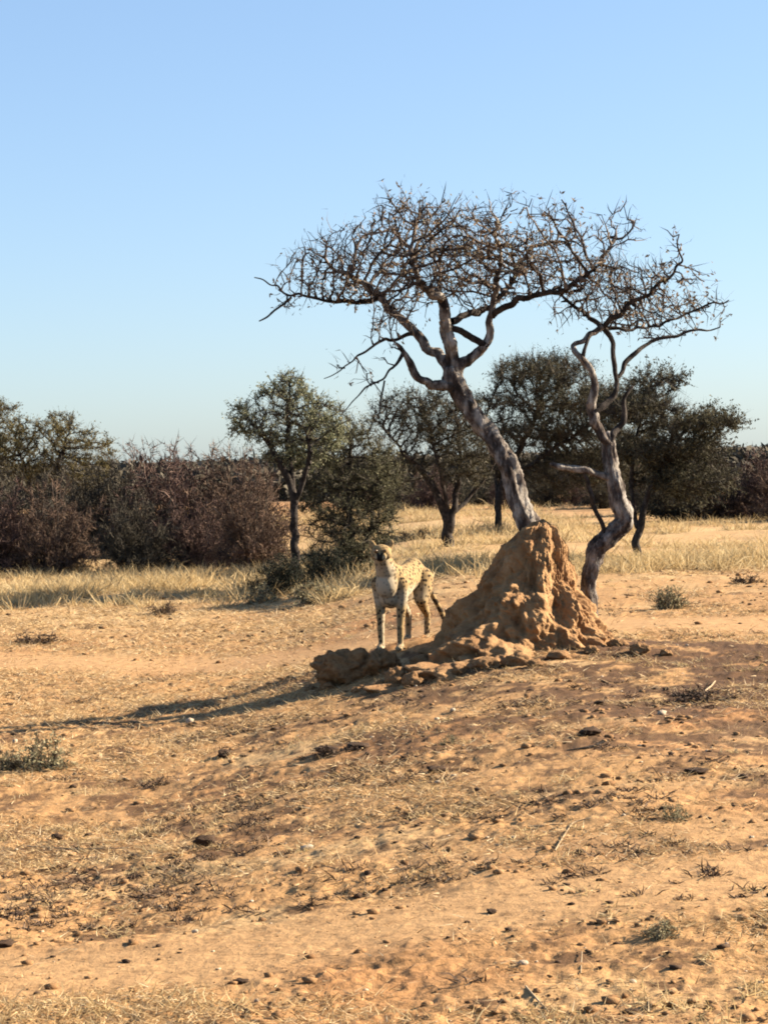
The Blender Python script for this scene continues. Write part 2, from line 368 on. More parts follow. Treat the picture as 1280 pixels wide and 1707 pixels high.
# earth lumps and clods
def rock_mesh(name, seed, mat, sub=3, amp=0.35, flat=0.7, freq=1.6):
    oc = 5 if sub >= 4 else 3
    import bmesh
    bm = bmesh.new(); bmesh.ops.create_icosphere(bm, subdivisions=sub, radius=1.0)
    V = np.array([v.co[:] for v in bm.verts])
    d = 1 + amp * fbm(V * freq + seed * 7.1, seed, oc, 0.6) + 0.10 * amp * fbm(V * 7 + seed, seed + 3, 2)
    V = V * d[:, None] * np.array([1, 1, flat])
    for v, c in zip(bm.verts, V): v.co = c
    me = bpy.data.meshes.new(name); bm.to_mesh(me); bm.free(); me.materials.append(mat)
    me.polygons.foreach_set('use_smooth', np.ones(len(me.polygons), bool)); return me
rng = np.random.default_rng(7)
clod_m = [rock_mesh('earth_clod', s, MAT['clod'], 4, 0.75, 0.8, 1.3) for s in range(5)]
def lump(name, px, py, w, h, me, label, cat, group=None, dY=0.0, sink=0.35, rz=None):
    p = ground_at(px, py); p[1] += dY
    s = p[1] / F
    o = obj(name, me, None, (p[0], p[1], gz(p[0], p[1]) + h * s * (0.5 - sink)), label=label, category=cat)
    if group: o['group'] = group
    o.scale = (w * s / 2, w * s / 2 * 0.8, h * s / 2 * 1.15); o.rotation_euler = (0, 0, float(rng.uniform(0, 6.28)) if rz is None else rz)
    return o
heap = rock_mesh('earth_heap', 12, MAT['mound'], 5, 0.62, 0.9, 1.9)
lump('earth_heap', 578, 1136, 104, 68, heap, 'large rounded heap of dark earth in the shadow left of the mound', 'earth heap', rz=0.3, sink=0.3)
lump('earth_heap', 632, 1124, 74, 52, heap, 'smaller shaded earth heap between the rounded heap and the lit clod', 'earth heap', rz=2.0)
G = 'earth clods at the foot of the termite mound'
for i, (px, py, w, h, lab) in enumerate([
    (664, 1138, 44, 46, 'blocky sunlit clod at the left end of the mound foot'),
    (690, 1142, 36, 32, 'crumbled clod just right of the blocky sunlit clod'),
    (735, 1106, 56, 40, 'pale angular clod lodged low on the left foot of the mound'),
    (788, 1096, 74, 62, 'big lit clod leaning on the front of the mound'),
    (812, 1114, 54, 26, 'wide flat clod in front of the big leaning clod'),
    (862, 1108, 54, 34, 'rounded clod at the front foot of the mound'),
    (705, 1108, 40, 24, 'shaded clod in the gap between heap and mound'),
    (1066, 1092, 40, 26, 'rounded clod right of the mound on the crest'),
    (1110, 1094, 24, 16, 'small clod with dark shadow right of the mound'),
    (930, 1098, 46, 22, 'low clod at the right front foot of the mound'),
    (1030, 1080, 36, 20, 'low clod at the right foot below the leaning trunk'),
    (760, 1124, 30, 18, 'small clod on the slope below the mound foot'),
    (548, 1150, 26, 16, 'small clod at the left front of the large shaded heap'),
    (600, 1152, 30, 15, 'flat clod in front of the large shaded heap'),
    (634, 1146, 22, 14, 'small clod between the flat clod and the blocky sunlit clod'),
    (520, 1152, 20, 12, 'outermost small clod left of the large shaded heap'),
    (895, 1112, 30, 16, 'small low clod below the right front of the mound'),
    (985, 1088, 30, 18, 'small clod below the upright yellow lump')]):
    lump('earth_clod', px, py, w, h, clod_m[i % 5], lab, 'earth clod', G)
lump('pale_stone', 988, 1034, 22, 36, rock_mesh('pale_stone', 40, MAT['mound'], 3, 0.4, 1.0), 'upright yellow earth lump at the foot of the leaning right trunk', 'earth clod', sink=0.2)

# ------------------------------------------------------------------ trees
def grow(P, par, A, step, di, dk, rng, iters=120, jit=0.25, up=0.0, maxn=9000):
    P = [np.array(p, float) for p in P]; par = list(par)
    A = np.array(A, float); N0 = np.array(P)
    near = np.full(len(A), -1); nd = np.full(len(A), 1e9)
    def upd(newi):
        nonlocal near, nd
        Q = np.array([P[i] for i in newi])
        D = np.linalg.norm(A[:, None] - Q[None], axis=2); k = D.argmin(1); m = D[np.arange(len(A)), k]
        b = m < nd; nd = np.where(b, m, nd); near = np.where(b, np.array(newi)[k], near)
    upd(list(range(len(P))))
    last = {}
    for it in range(iters):
        keep = nd > dk; A = A[keep]; near = near[keep]; nd = nd[keep]
        if len(A) == 0: break
        act = nd < di
        if not act.any(): di *= 1.5; 
        if not (nd < di).any(): continue
        act = nd < di
        new = []
        for n in np.unique(near[act]):
            v = A[act & (near == n)] - P[n]; v = (v / (np.linalg.norm(v, axis=1)[:, None] + 1e-9)).sum(0)
            v = v / (np.linalg.norm(v) + 1e-9) + rng.normal(size=3) * jit; v[2] += up
            pr = par[n]
            if pr >= 0:
                t = P[n] - P[pr]; v = v + 0.35 * t / (np.linalg.norm(t) + 1e-9)
            v = v / np.linalg.norm(v) * step
            q = P[n] + v
            if n in last and np.linalg.norm(last[n] - q) < step * 0.3: continue
            last[n] = q
            P.append(q); par.append(int(n)); new.append(len(P) - 1)
        if not new or len(P) > maxn: break
        upd(new)
    return np.array(P), np.array(par)
def radii(P, par, tip, n=2.35, rmin=None):
    ch = [[] for _ in P]
    for i, p in enumerate(par):
        if p >= 0: ch[p].append(i)
    r = np.zeros(len(P))
    for i in range(len(P) - 1, -1, -1):
        r[i] = tip if not ch[i] else max(tip, sum(r[c] ** n for c in ch[i]) ** (1 / n))
    return r, ch
def chains(P, par, ch, r, skip=None):
    """split the branching graph into polylines, thickest child continues"""
    out = []; roots = [i for i, p in enumerate(par) if p < 0]
    st = [(i, None) for i in roots]
    while st:
        i, frm = st.pop()
        c = [frm, i] if frm is not None else [i]
        while ch[i]:
            k = sorted(ch[i], key=lambda j: -r[j])
            for j in k[1:]: st.append((j, i))
            i = k[0]; c.append(i)
        if len(c) > 1: out.append(c)
    return out
def ellip_pts(E, n, rng, shell=0.0):
    vol = np.array([e[1][0] * e[1][1] * e[1][2] for e in E]); k = rng.choice(len(E), n, p=vol / vol.sum())
    d = rng.normal(size=(n, 3)); d /= np.linalg.norm(d, axis=1)[:, None]
    rr = rng.uniform(shell, 1, n) ** (1 / 3.0)
    C = np.array([e[0] for e in E]); S = np.array([e[1] for e in E])
    return C[k] + d * rr[:, None] * S[k]

def twig_sprays(P, par, ch, rng, tiponly, k, ln, w, up=0.3, bend=0.12, droop=0.0):
    """zigzag side twigs from thin nodes"""
    ids = tiponly; ids = np.repeat(ids, k)
    base = P[ids] + rng.normal(size=(len(ids), 3)) * 0.01
    pr = par[ids]; t = P[ids] - P[np.maximum(pr, 0)]; t /= np.linalg.norm(t, axis=1)[:, None] + 1e-9
    d = rng.normal(size=(len(ids), 3)) * 0.75 + t * 0.6; d[:, 2] += up
    d /= np.linalg.norm(d, axis=1)[:, None]
    L = ln * rng.uniform(0.35, 1.25, len(ids))
    tip = base + d * L[:, None]; tip[:, 2] -= droop * L
    V, T = strips(base, tip, np.full(len(ids), w) * rng.uniform(0.7, 1.3, len(ids)), rng, bend)
    twig_sprays.base = base
    return V, T, tip

def hero_tree(name, label, limbs, ells, Yt, seed, natt, step, tip_r, loc_px, twk, pods):
    """limbs: list of (partname, [(px,py,dY,width_px)...], parent limb index or None); first is the trunk"""
    rng = np.random.default_rng(seed)
    base = unproj(*loc_px, Yt); base = np.array([base[0], base[1], gz(base[0], base[1])])
    root = thing(name, label, 'tree', base)
    P, par, rr, first = [], [], [], []
    used = []
    for li, (pn, pts, tr) in enumerate(limbs):
        W = np.array([unproj(a, b, Yt + c) for a, b, c, w in pts]) - base
        R = np.array([w * (Yt + c) / F / 2 for a, b, c, w in pts])
        k = 30 if R.max() > 0.08 else 16
        if li > 0:   # wander a little, as a gnarled limb does
            Wd, Rd = resample(W, R, 0.07)
            Wd[1:-1] += 0.016 * rng.normal(size=Wd[1:-1].shape); W2, R2 = Wd, Rd
        else: W2, R2 = W, R
        me = bark_tube(W2, R2 * 0.83, pn, MAT['bark'] if li == 0 or R.max() > 0.05 or pn == 'broken_limb' else MAT['bark_dark'], seed + li, 0.018, k, 0.30 if li == 0 else 0.16, 0.30 if li == 0 else 0.22)
        obj(pn, me, root)
        Q, q = resample(W, R, step)
        if tr:
            o = len(P)
            for j in range(len(Q)):
                P.append(Q[j]); par.append(-1 if j == 0 else o + j - 1)
    E = [((unproj(px, py, Yt + dy) - base), (rx * Yt / F, rd, ry * Yt / F)) for px, py, dy, rx, ry, rd in ells]
    A = ellip_pts(E, natt, rng)
    A = A[fbm(A * 1.7, seed + 77, 2) > -0.28]
    n0 = len(P)
    P, par = grow(P, par, A, step, 0.55, step * 1.5, rng, 90, 0.22, 0.02)
    r, ch = radii(P, par, tip_r, 2.3)
    r = np.minimum(r, 0.034)
    cs = chains(P, par, ch, r)
    mb = Mesh()
    for c in cs:
        c2 = [i for i in c]
        if all(i < n0 for i in c2): continue
        while len(c2) > 2 and c2[1] < n0: c2 = c2[1:]
        Q = P[c2]; q = r[c2]
        if len(Q) < 2: continue
        # zigzag, knobbly
        q = q * (1 + 0.35 * rng.uniform(-1, 1, len(q)))
        tube(mb, Q, q, 4 if q.max() < 0.012 else 6, True)
    obj('branches', mb.mesh('branches', MAT['twig'], True), root, kind='stuff')
    deg = np.array([len(c) for c in ch])
    thin = np.array([i for i in range(n0, len(P)) if r[i] < tip_r * 2.0])
    thin = rng.choice(thin, int(len(thin) * 0.8), replace=False)
    V, T, tip = twig_sprays(P, par, ch, rng, thin, twk, 0.19, 0.0085, 0.18, 0.10)
    mb = Mesh(); mb.add(V, T)
    # second order spurs
    k = rng.choice(len(tip), int(len(tip) * 0.5), replace=False)
    d = rng.normal(size=(len(k), 3)); d /= np.linalg.norm(d, axis=1)[:, None]
    V, T = strips(tip[k], tip[k] + d * rng.uniform(0.03, 0.10, (len(k), 1)), np.full(len(k), 0.007), rng); mb.add(V, T)
    obj('twigs', mb.mesh('twigs', MAT['twig']), root, kind='stuff')
    # withered leaf tufts: clustered
    ct = np.concatenate([tip, P[thin]]); nz = fbm(ct * 2.2, seed + 50, 2)
    ct = ct[nz > 0.0]; k = rng.choice(len(ct), min(pods, len(ct) * 3)); C = ct[k] + rng.normal(size=(len(k), 3)) * 0.010
    V, T = leaf_tris(C, np.full(len(C), 0.019), rng)
    mb = Mesh(); mb.add(V, T); obj('leaves', mb.mesh('leaves', MAT['pod']), root, kind='stuff')
    return root

YT = 19.62
left_limbs = [
 ('trunk', [(900, 935, .05, 40), (890, 895, .02, 38), (873, 855, 0, 41), (858, 815, 0, 39), (846, 772, 0, 42), (817, 727, 0, 40), (789, 691, 0, 39), (768, 658, 0, 40), (757, 634, 0, 44), (752, 612, 0, 34)], False),
 ('limb', [(757, 648, 0, 26), (735, 641, -.05, 20), (706, 640, -.1, 17), (688, 616, -.12, 17), (674, 595, -.15, 15), (668, 585, -.15, 9), (660, 572, -.2, 6)], True),
 ('limb', [(752, 620, 0, 26), (741, 603, .05, 22), (709, 570, .12, 19), (684, 545, .2, 18), (658, 520, .28, 16), (633, 491, .3, 14), (596, 466, .3, 10), (560, 452, .3, 7)], True),
 ('limb', [(757, 620, 0, 32), (758, 598, -.02, 27), (753, 575, -.05, 28), (742, 556, -.08, 30), (743, 532, -.1, 25), (741, 508, -.15, 20), (731, 490, -.2, 18), (706, 480, -.3, 13), (690, 455, -.4, 9), (684, 425, -.45, 6)], True),
 ('limb', [(760, 620, 0, 24), (776, 600, .02, 22), (796, 584, .03, 20), (814, 573, .05, 18), (817, 549, .05, 14), (820, 527, .05, 14), (824, 491, .0, 11), (828, 455, -.05, 9), (834, 415, -.1, 6)], True),
 ('limb', [(752, 536, -.08, 16), (780, 523, .1, 13), (806, 521, .3, 12), (840, 490, .5, 10), (862, 455, .6, 8), (880, 420, .7, 6)], True),
 ('limb', [(820, 527, .05, 13), (833, 519, .0, 14), (857, 502, -.1, 13), (887, 491, -.2, 12), (931, 486, -.3, 10), (965, 470, -.35, 8), (1000, 440, -.4, 5)], True),
 ('limb', [(812, 578, .03, 15), (785, 562, 0, 13), (752, 546, -.07, 14)], False),
 ('limb', [(702, 556, .16, 10), (674, 561, .1, 8), (650, 563, .1, 7), (630, 569, 0, 6), (601, 585, -.1, 4), (572, 617, -.15, 2.5), (540, 631, -.2, 1.8)], True),
 ('limb', [(672, 588, -.15, 8), (660, 604, -.2, 5.5), (641, 634, -.22, 4.5), (608, 648, -.25, 3.5), (588, 668, -.25, 2.5), (570, 690, -.27, 1.6)], True),
 ('limb', [(641, 634, -.22, 4.5), (637, 660, -.22, 4), (633, 690, -.2, 2.5)], False),
 ('limb', [(600, 503, .3, 10), (570, 502, .25, 8), (540, 500, .2, 6), (510, 492, .15, 5.5), (484, 495, .1, 5), (464, 482, .1, 4), (446, 466, .1, 3), (424, 462, .1, 2)], True),
 ('limb', [(486, 495, .1, 5), (465, 509, .1, 4.5), (450, 530, .1, 4), (432, 535, .1, 2.5)], False),
 ('limb', [(633, 491, .3, 13), (615, 503, .3, 12), (598, 503, .3, 10)], True),
]
left_ells = [(555, 450, .2, 78, 56, .6), (540, 420, .1, 45, 40, .4), (640, 435, .1, 115, 80, 1.0), (690, 385, 0, 80, 55, .8), (760, 420, 0, 130, 85, 1.3), (860, 410, 0, 120, 90, 1.2),
             (888, 345, 0, 52, 52, .45), (826, 345, 0, 40, 45, .4), (660, 350, 0, 45, 30, .3), (960, 440, -.1, 80, 62, .8), (1030, 390, -.2, 50, 42, .4), (640, 525, 0, 75, 28, .5), (600, 585, -.1, 60, 40, .25), (490, 492, .1, 45, 25, .25)]
hero_tree('acacia_tree', 'bare gnarled acacia leaning left out of the termite mound, wide twiggy crown', left_limbs, left_ells, YT, 3, 2500, 0.066, 0.0056, (895, 1080), 3, 4800)
right_limbs = [
 ('trunk', [(986, 1092, 0, 62), (983, 1050, 0, 44), (980, 1005, 0, 34), (981, 962, 0, 34), (994, 916, 0, 42), (1020, 893, 0, 40), (1043, 866, 0, 40), (1032, 836, 0, 35), (1025, 803, 0, 32), (1018, 768, 0, 28), (1015, 738, 0, 26), (1014, 722, 0, 18)], False),
 ('limb', [(1013, 738, 0, 18), (996, 714, -.05, 22), (984, 692, -.08, 20), (990, 674, -.1, 22), (992, 655, -.12, 17), (990, 628, -.15, 15), (987, 612, -.17, 14), (970, 596, -.2, 13), (952, 582, -.2, 12), (961, 568, -.18, 10), (987, 557, -.1, 12), (1003, 544, -.05, 12)], True),
 ('limb', [(1016, 740, 0, 16), (1030, 710, .03, 12), (1046, 694, .05, 11), (1035, 676, .06, 10), (1040, 660, .08, 8), (1055, 644, .1, 5)], False),
 ('limb', [(984, 690, -.08, 18), (1004, 672, -.03, 15), (1026, 663, .0, 13), (1030, 645, .02, 10), (1028, 619, .03, 10), (1022, 590, .03, 10), (1017, 563, .02, 10), (1004, 545, 0, 12)], True),
 ('limb', [(1030, 628, .03, 8), (1042, 604, .1, 12), (1056, 586, .15, 9), (1078, 572, .2, 8), (1105, 562, .25, 7), (1140, 559, .3, 6), (1176, 550, .35, 4), (1200, 545, .4, 2.5)], True),
 ('limb', [(1003, 546, 0, 13), (1022, 530, -.1, 11), (1040, 517, -.2, 10), (1081, 491, -.35, 8), (1119, 465, -.45, 6), (1137, 427, -.5, 4), (1132, 390, -.5, 2.5)], True),
 ('limb', [(1002, 546, 0, 12), (981, 532, .1, 9), (961, 514, .2, 8), (942, 500, .25, 6), (930, 480, .3, 4)], True),
 ('limb', [(1005, 546, 0, 9), (1040, 548, .1, 6), (1085, 545, .2, 5), (1130, 530, .3, 5), (1180, 510, .35, 4), (1215, 500, .4, 2.5)], True),
 ('broken_limb', [(1018, 800, 0, 16), (1004, 791, -.04, 15), (977, 786, -.08, 15), (953, 780, -.12, 17), (933, 775, -.15, 17), (918, 773, -.16, 10)], False),
 ('limb', [(972, 787, -.08, 8), (981, 808, -.06, 9), (992, 842, -.04, 9), (1002, 880, 0, 9), (1006, 900, 0, 8)], False),
 ('limb', [(971, 597, -.2, 8), (976, 585, -.22, 7), (982, 562, -.2, 7), (987, 556, -.1, 6)], False),
]
right_ells = [(1120, 500, 0, 105, 60, .9), (1055, 485, 0, 75, 55, .8), (1135, 425, -.3, 34, 42, .3), (1190, 500, .2, 36, 50, .4), (960, 500, .2, 50, 40, .5), (1100, 545, .2, 90, 18, .5)]
hero_tree('acacia_tree', 'slimmer bare acacia with pale twisted trunk rising right of the mound', right_limbs, right_ells, 19.55, 5, 1150, 0.066, 0.0050, (982, 1045), 3, 1100)

# ------------------------------------------------------------------ background trees and bushes (metres, base at origin)
def bg_tree(name, label, trunks, ells, seed, natt, step, leafmat, leaf_n, leaf_s, loc, sc, twig_n=3, twig_l=0.22, up=0.35, barkm='bark_dark', tip=0.009, rz=0.0, group=None, clump=0.10, twm='bush_grey'):
    rng = np.random.default_rng(seed)
    root = thing(name, label, 'tree', loc, group, rz, sc)
    leaf_n = int(leaf_n * 1.7); leaf_s *= 0.68
    P, par = [], []
    for ti, pts in enumerate(trunks):
        W = np.array([p[:3] for p in pts], float); R = np.array([p[3] for p in pts])
        W2, R2 = resample(W, R, 0.15); W2[1:-1] += rng.normal(size=W2[1:-1].shape) * 0.02
        obj('trunk', bark_tube(W2, R2, 'trunk', MAT[barkm], seed + ti, 0.05, 10, 0.12, 0.15), root)
        Q, q = resample(W, R, step); o = len(P)
        for j in range(len(Q)): P.append(Q[j]); par.append(-1 if j == 0 else o + j - 1)
    n0 = len(P)
    P, par = grow(P, par, ellip_pts(ells, natt, rng), step, 1.2, step * 1.4, rng, 60, 0.22, 0.05, 4000)
    r, ch = radii(P, par, tip, 2.4); r = np.minimum(r, 0.06)
    mb = Mesh()
    for c in chains(P, par, ch, r):
        while len(c) > 2 and c[1] < n0: c = c[1:]
        if len(c) < 2 or all(i < n0 for i in c): continue
        tube(mb, P[c], r[c], 3 if r[c].max() < 0.03 else 5)
    obj('branches', mb.mesh('branches', MAT[barkm], True), root, kind='stuff')
    thin = np.array([i for i in range(n0, len(P)) if r[i] < tip * 2.6])
    V, T, tp = twig_sprays(P, par, ch, rng, thin, twig_n * 3, twig_l * 1.15, 0.011, up, 0.0)
    mb = Mesh(); mb.add(V, T); obj('twigs', mb.mesh('twigs', MAT[twm]), root, kind='stuff')
    tb = twig_sprays.base; wk = sst(-0.22, 0.22, fbm(tp * 2.3, seed + 5, 3)) + 0.06; k = rng.choice(len(tp), leaf_n, p=wk / wk.sum()); f = rng.uniform(-0.1, 1.0, (leaf_n, 1))
    C = tb[k] * (1 - f) + tp[k] * f + rng.normal(size=(leaf_n, 3)) * clump * 0.16
    V, T = leaf_tris(C, np.full(leaf_n, leaf_s), rng)
    mb = Mesh(); mb.add(V, T); obj('crown', mb.mesh('crown', MAT[leafmat]), root, kind='stuff')
    return root
def S(py_base_px):  # metres per photo pixel at that ground point
    return py_base_px[1] / F
def traced(pts, bp):
    """photo pixels -> local metres on a standing plane through base bp"""
    s = []
    for px, py, dy, w in pts:
        q = unproj(px, py, bp[1] + dy) - bp; s.append((q[0], q[1], q[2], w * (bp[1] + dy) / F / 2))
    return s
def tr_ell(E, bp):
    return [(unproj(px, py, bp[1] + dy) - bp, (rx * bp[1] / F, rd, ry * bp[1] / F)) for px, py, dy, rx, ry, rd in E]

# grey-green leafy tree left of centre
b1 = ground_at(492, 985)
bg_tree('leafy_tree', 'grey-green leafy tree with slim dark trunk rising beside the brown thorn bushes',
        [traced([(494, 990, 0, 17), (493, 930, 0, 15), (491, 870, 0, 14), (488, 820, 0, 14), (474, 785, 0, 12), (450, 740, 0, 9), (425, 710, 0, 6)], b1),
         traced([(492, 835, 0, 11), (502, 805, -.1, 9), (515, 780, -.2, 8), (518, 750, -.3, 6), (510, 715, -.3, 4)], b1),
         traced([(488, 815, 0, 11), (482, 770, .1, 9), (478, 720, .1, 8), (482, 670, .1, 5)], b1)],
        tr_ell([(410, 700, 0, 38, 32, .5), (470, 700, 0, 75, 55, .8), (483, 650, 0, 32, 36, .4), (535, 705, 0, 50, 50, .6), (490, 750, .2, 60, 40, .7)], b1),
        21, 700, 0.09, 'olive_leaf', 13000, 0.030, b1, 1.0, clump=0.07, twig_l=0.2)
b2 = ground_at(600, 958)
bg_tree('leafy_bush_tree', 'olive-green bushy tree drooping to the ground behind the cheetah head',
        [traced([(590, 960, 0, 14), (585, 880, 0, 12), (580, 800, 0, 8), (585, 740, 0, 5)], b2), traced([(592, 950, 0, 9), (620, 870, .2, 7), (630, 800, .2, 4)], b2)],
        tr_ell([(575, 740, .2, 70, 45, .8), (570, 820, 0, 85, 90, 1.0), (585, 900, 0, 75, 70, .9), (635, 800, .4, 50, 90, .7), (560, 940, -.2, 70, 35, .6)], b2),
        22, 1300, 0.11, 'green_leaf', 26000, 0.028, b2, 1.0, clump=0.10, twig_l=0.25)
# vase shaped tree in the middle
b3 = ground_at(746, 912)
bg_tree('vase_shaped_tree', 'sparse vase-shaped tree with forked dark trunk on the open ground left of the mound',
        [traced([(748, 916, 0, 18), (747, 880, 0, 19), (741, 850, 0, 15), (725, 815, 0, 11), (700, 780, 0, 8), (668, 750, -.2, 5), (640, 715, -.2, 4)], b3),
         traced([(748, 885, 0, 16), (757, 850, 0, 12), (762, 810, .1, 9), (768, 760, .2, 7), (765, 710, .2, 4)], b3),
         traced([(745, 860, 0, 10), (742, 820, -.1, 8), (730, 770, -.2, 6), (715, 710, -.2, 4)], b3),
         traced([(755, 855, 0, 9), (780, 830, .2, 7), (806, 800, .3, 5), (825, 770, .3, 3)], b3)],
        tr_ell([(690, 690, 0, 80, 45, 1.0), (740, 700, 0, 75, 60, 1.2), (770, 760, 0, 65, 60, 1.0), (655, 715, 0, 45, 30, .5), (700, 780, .3, 50, 40, .6)], b3),
        23, 900, 0.12, 'acacia_leaf', 9000, 0.032, b3, 1.0, twig_n=4, clump=0.09, twig_l=0.28)
# umbrella acacias behind the two hero trees
b4 = ground_at(830, 888)
bg_tree('umbrella_acacia', 'broad dark umbrella acacia with dense flat layers between the two bare trunks',
        [traced([(830, 892, 0, 13), (830, 850, 0, 12), (838, 800, 0, 11), (870, 740, 0, 9), (900, 680, 0, 6)], b4),
         traced([(832, 850, 0, 9), (828, 800, .3, 8), (815, 740, .4, 6), (810, 700, .4, 4)], b4), traced([(835, 810, 0, 8), (905, 760, -.3, 7), (980, 710, -.4, 5)], b4)],
        tr_ell([(905, 622, 0, 90, 30, 1.5), (850, 672, 0, 64, 22, 1.2), (975, 672, 0, 128, 30, 1.7), (880, 725, .3, 108, 28, 1.5), (1000, 735, 0, 95, 30, 1.4), (950, 790, .3, 135, 34, 1.3)], b4),
        24, 2000, 0.13, 'acacia_leaf', 36000, 0.036, b4, 1.0, twig_n=4, twig_l=0.34, up=0.5, clump=0.12)
b5 = ground_at(1064, 938)
bg_tree('umbrella_acacia', 'spreading grey-green umbrella acacia behind the right bare acacia',
        [traced([(1064, 940, 0, 15), (1062, 900, 0, 13), (1066, 860, 0, 11), (1090, 800, 0, 8), (1120, 750, 0, 6), (1140, 720, 0, 4)], b5),
         traced([(1063, 880, 0, 9), (1050, 820, .2, 8), (1060, 740, .3, 6), (1075, 670, .3, 4)], b5)],
        tr_ell([(1092, 640, 0, 50, 20, .8), (1065, 684, 0, 84, 26, 1.1), (1155, 708, 0, 86, 20, 1.2), (1110, 752, .2, 108, 28, 1.2), (1150, 800, .3, 80, 34, 1.0)], b5),
        25, 1400, 0.12, 'acacia_leaf', 22000, 0.034, b5, 1.0, twig_n=4, twig_l=0.3, up=0.45, clump=0.10)
# trees over the brown bushes at far left
b6 = ground_at(80, 905)
bg_tree('round_acacia', 'dense round acacia with yellowish foliage above the left thorn bushes',
        [traced([(80, 910, 0, 16), (85, 850, 0, 13), (95, 780, 0, 9), (110, 730, 0, 5)], b6), traced([(82, 860, 0, 10), (50, 800, .2, 8), (30, 750, .2, 5)], b6)],
        tr_ell([(70, 740, 0, 105, 38, 1.3), (95, 715, 0, 65, 28, 1.0), (140, 750, 0, 60, 28, 1.0), (20, 780, 0, 90, 35, 1.2), (110, 790, 0, 80, 35, 1.0)], b6),
        26, 900, 0.14, 'acacia_gold', 17000, 0.038, b6, 1.0, clump=0.11, twig_l=0.25)
b7 = ground_at(-20, 892)
bg_tree('round_acacia', 'pale yellow-green acacia crown cut by the left picture edge',
        [traced([(-20, 895, 0, 16), (-18, 820, 0, 13), (-10, 740, 0, 8), (0, 690, 0, 5)], b7)],
        tr_ell([(-20, 690, 0, 55, 34, 1.0), (10, 690, 0, 28, 24, .7), (-40, 740, 0, 70, 40, 1.2), (0, 740, 0, 40, 40, .8)], b7),
        27, 600, 0.14, 'acacia_gold', 10000, 0.036, b7, 1.0, clump=0.10, twig_l=0.25)

def bush_parts(seed, n1, n2, n3, mat, w=1.0, h=1.0, leaf=None, leaf_n=0, leaf_s=0.03, tw=0.011, tl=0.30):
    """dome of arching stems; unit: radius ~1, height ~1.  returns list of (name, mesh)"""
    rng = np.random.default_rng(seed)
    st = Mesh(); tips0, tips1 = [], []
    a = rng.uniform(0, 2 * math.pi, n1); e = np.arccos(rng.uniform(0.02, 1.0, n1)); L = rng.uniform(0.62, 1.0, n1)
    B = np.stack([np.cos(a), np.sin(a), 0 * a], 1) * rng.uniform(0, 0.3, (n1, 1)) * w
    D = np.stack([np.cos(a) * np.sin(e) * w, np.sin(a) * np.sin(e) * w, np.cos(e) * h], 1)
    outl = 1 + 0.16 * fbm(D * 1.6, seed, 2)
    t = np.linspace(0, 1, 6)
    sec0, sec1 = [], []
    for i in range(n1):
        tip = B[i] * 0.3 + D[i] * L[i] * outl[i]
        c = B[i] + np.array([0, 0, 0.10 * h]) + (tip - B[i]) * 0.5
        P = ((1 - t) ** 2)[:, None] * B[i] + (2 * t * (1 - t))[:, None] * c + (t ** 2)[:, None] * tip
        P[1:] += rng.normal(size=(5, 3)) * 0.025
        P[:, 2] = np.maximum(P[:, 2], 0.0)
        tube(st, P, np.linspace(0.018, 0.005, 6), 3)
        k = rng.uniform(0.15, 1.0, n2); j = np.clip((k * 5).astype(int), 0, 4); f = (k * 5 - j)[:, None]
        p = P[j] * (1 - f) + P[j + 1] * f
        d = rng.normal(size=(n2, 3)); d /= np.linalg.norm(d, axis=1)[:, None]; d = d * 0.9 + D[i] / (np.linalg.norm(D[i]) + 1e-6) * 0.35
        q = p + d * rng.uniform(0.12, 0.36, (n2, 1)); q[:, 2] = np.maximum(q[:, 2], 0.03)
        sec0.append(p); sec1.append(q)
    s0 = np.concatenate(sec0); s1 = np.concatenate(sec1)
    V, T = strips(s0, s1, np.full(len(s0), tw * 1.3), rng, 0.1)
    tw_ = Mesh(); tw_.add(V, T)
    m = len(s0); k = np.repeat(np.arange(m), n3); f = rng.uniform(0.2, 1.0, (len(k), 1))
    p = s0[k] * (1 - f) + s1[k] * f; d = rng.normal(size=(len(k), 3)); d /= np.linalg.norm(d, axis=1)[:, None]
    o = s1[k] - s0[k]; o /= np.linalg.norm(o, axis=1)[:, None]; d = d * 0.8 + o * 0.5; d[:, 2] += 0.15
    q = p + d * rng.uniform(0.3, 1.0, (len(k), 1)) * tl * 0.6; q[:, 2] = np.maximum(q[:, 2], 0.01)
    V, T = strips(p, q, np.full(len(k), tw), rng); tw_.add(V, T)
    out = [('stems', st.mesh('stems', MAT['bark_dark'])), ('twigs', tw_.mesh('twigs', mat))]
    if leaf:
        ii = rng.choice(len(q), leaf_n); C = q[ii] + rng.normal(size=(leaf_n, 3)) * 0.04; C[:, 2] = np.maximum(C[:, 2], 0.0)
        V, T = leaf_tris(C, np.full(leaf_n, leaf_s), rng); mb = Mesh(); mb.add(V, T); out.append(('leaves', mb.mesh('leaves', leaf)))
    return out
BUSH = {'brown': [bush_parts(60 + i, 90, 16, 13, MAT[('bush_twig', 'bush_red', 'bush_grey')[i]], 1.25, 2.0) for i in range(3)],
        'grey': [bush_parts(70 + i, 70, 14, 12, MAT['bush_grey'], 1.25, 2.0, leaf=MAT['acacia_leaf'], leaf_n=5000, leaf_s=0.032) for i in range(2)],
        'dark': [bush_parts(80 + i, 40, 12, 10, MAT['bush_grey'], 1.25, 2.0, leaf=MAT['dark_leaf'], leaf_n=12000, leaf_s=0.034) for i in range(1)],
        'sage': [bush_parts(90 + i, 26, 8, 6, MAT['dead_twig'], leaf=MAT['sage_leaf'], leaf_n=1500, leaf_s=0.055, tw=0.02) for i in range(2)],
        'dead': [bush_parts(96 + i, 24, 7, 6, MAT['dead_twig'], tw=0.04, tl=0.5) for i in range(3)]}
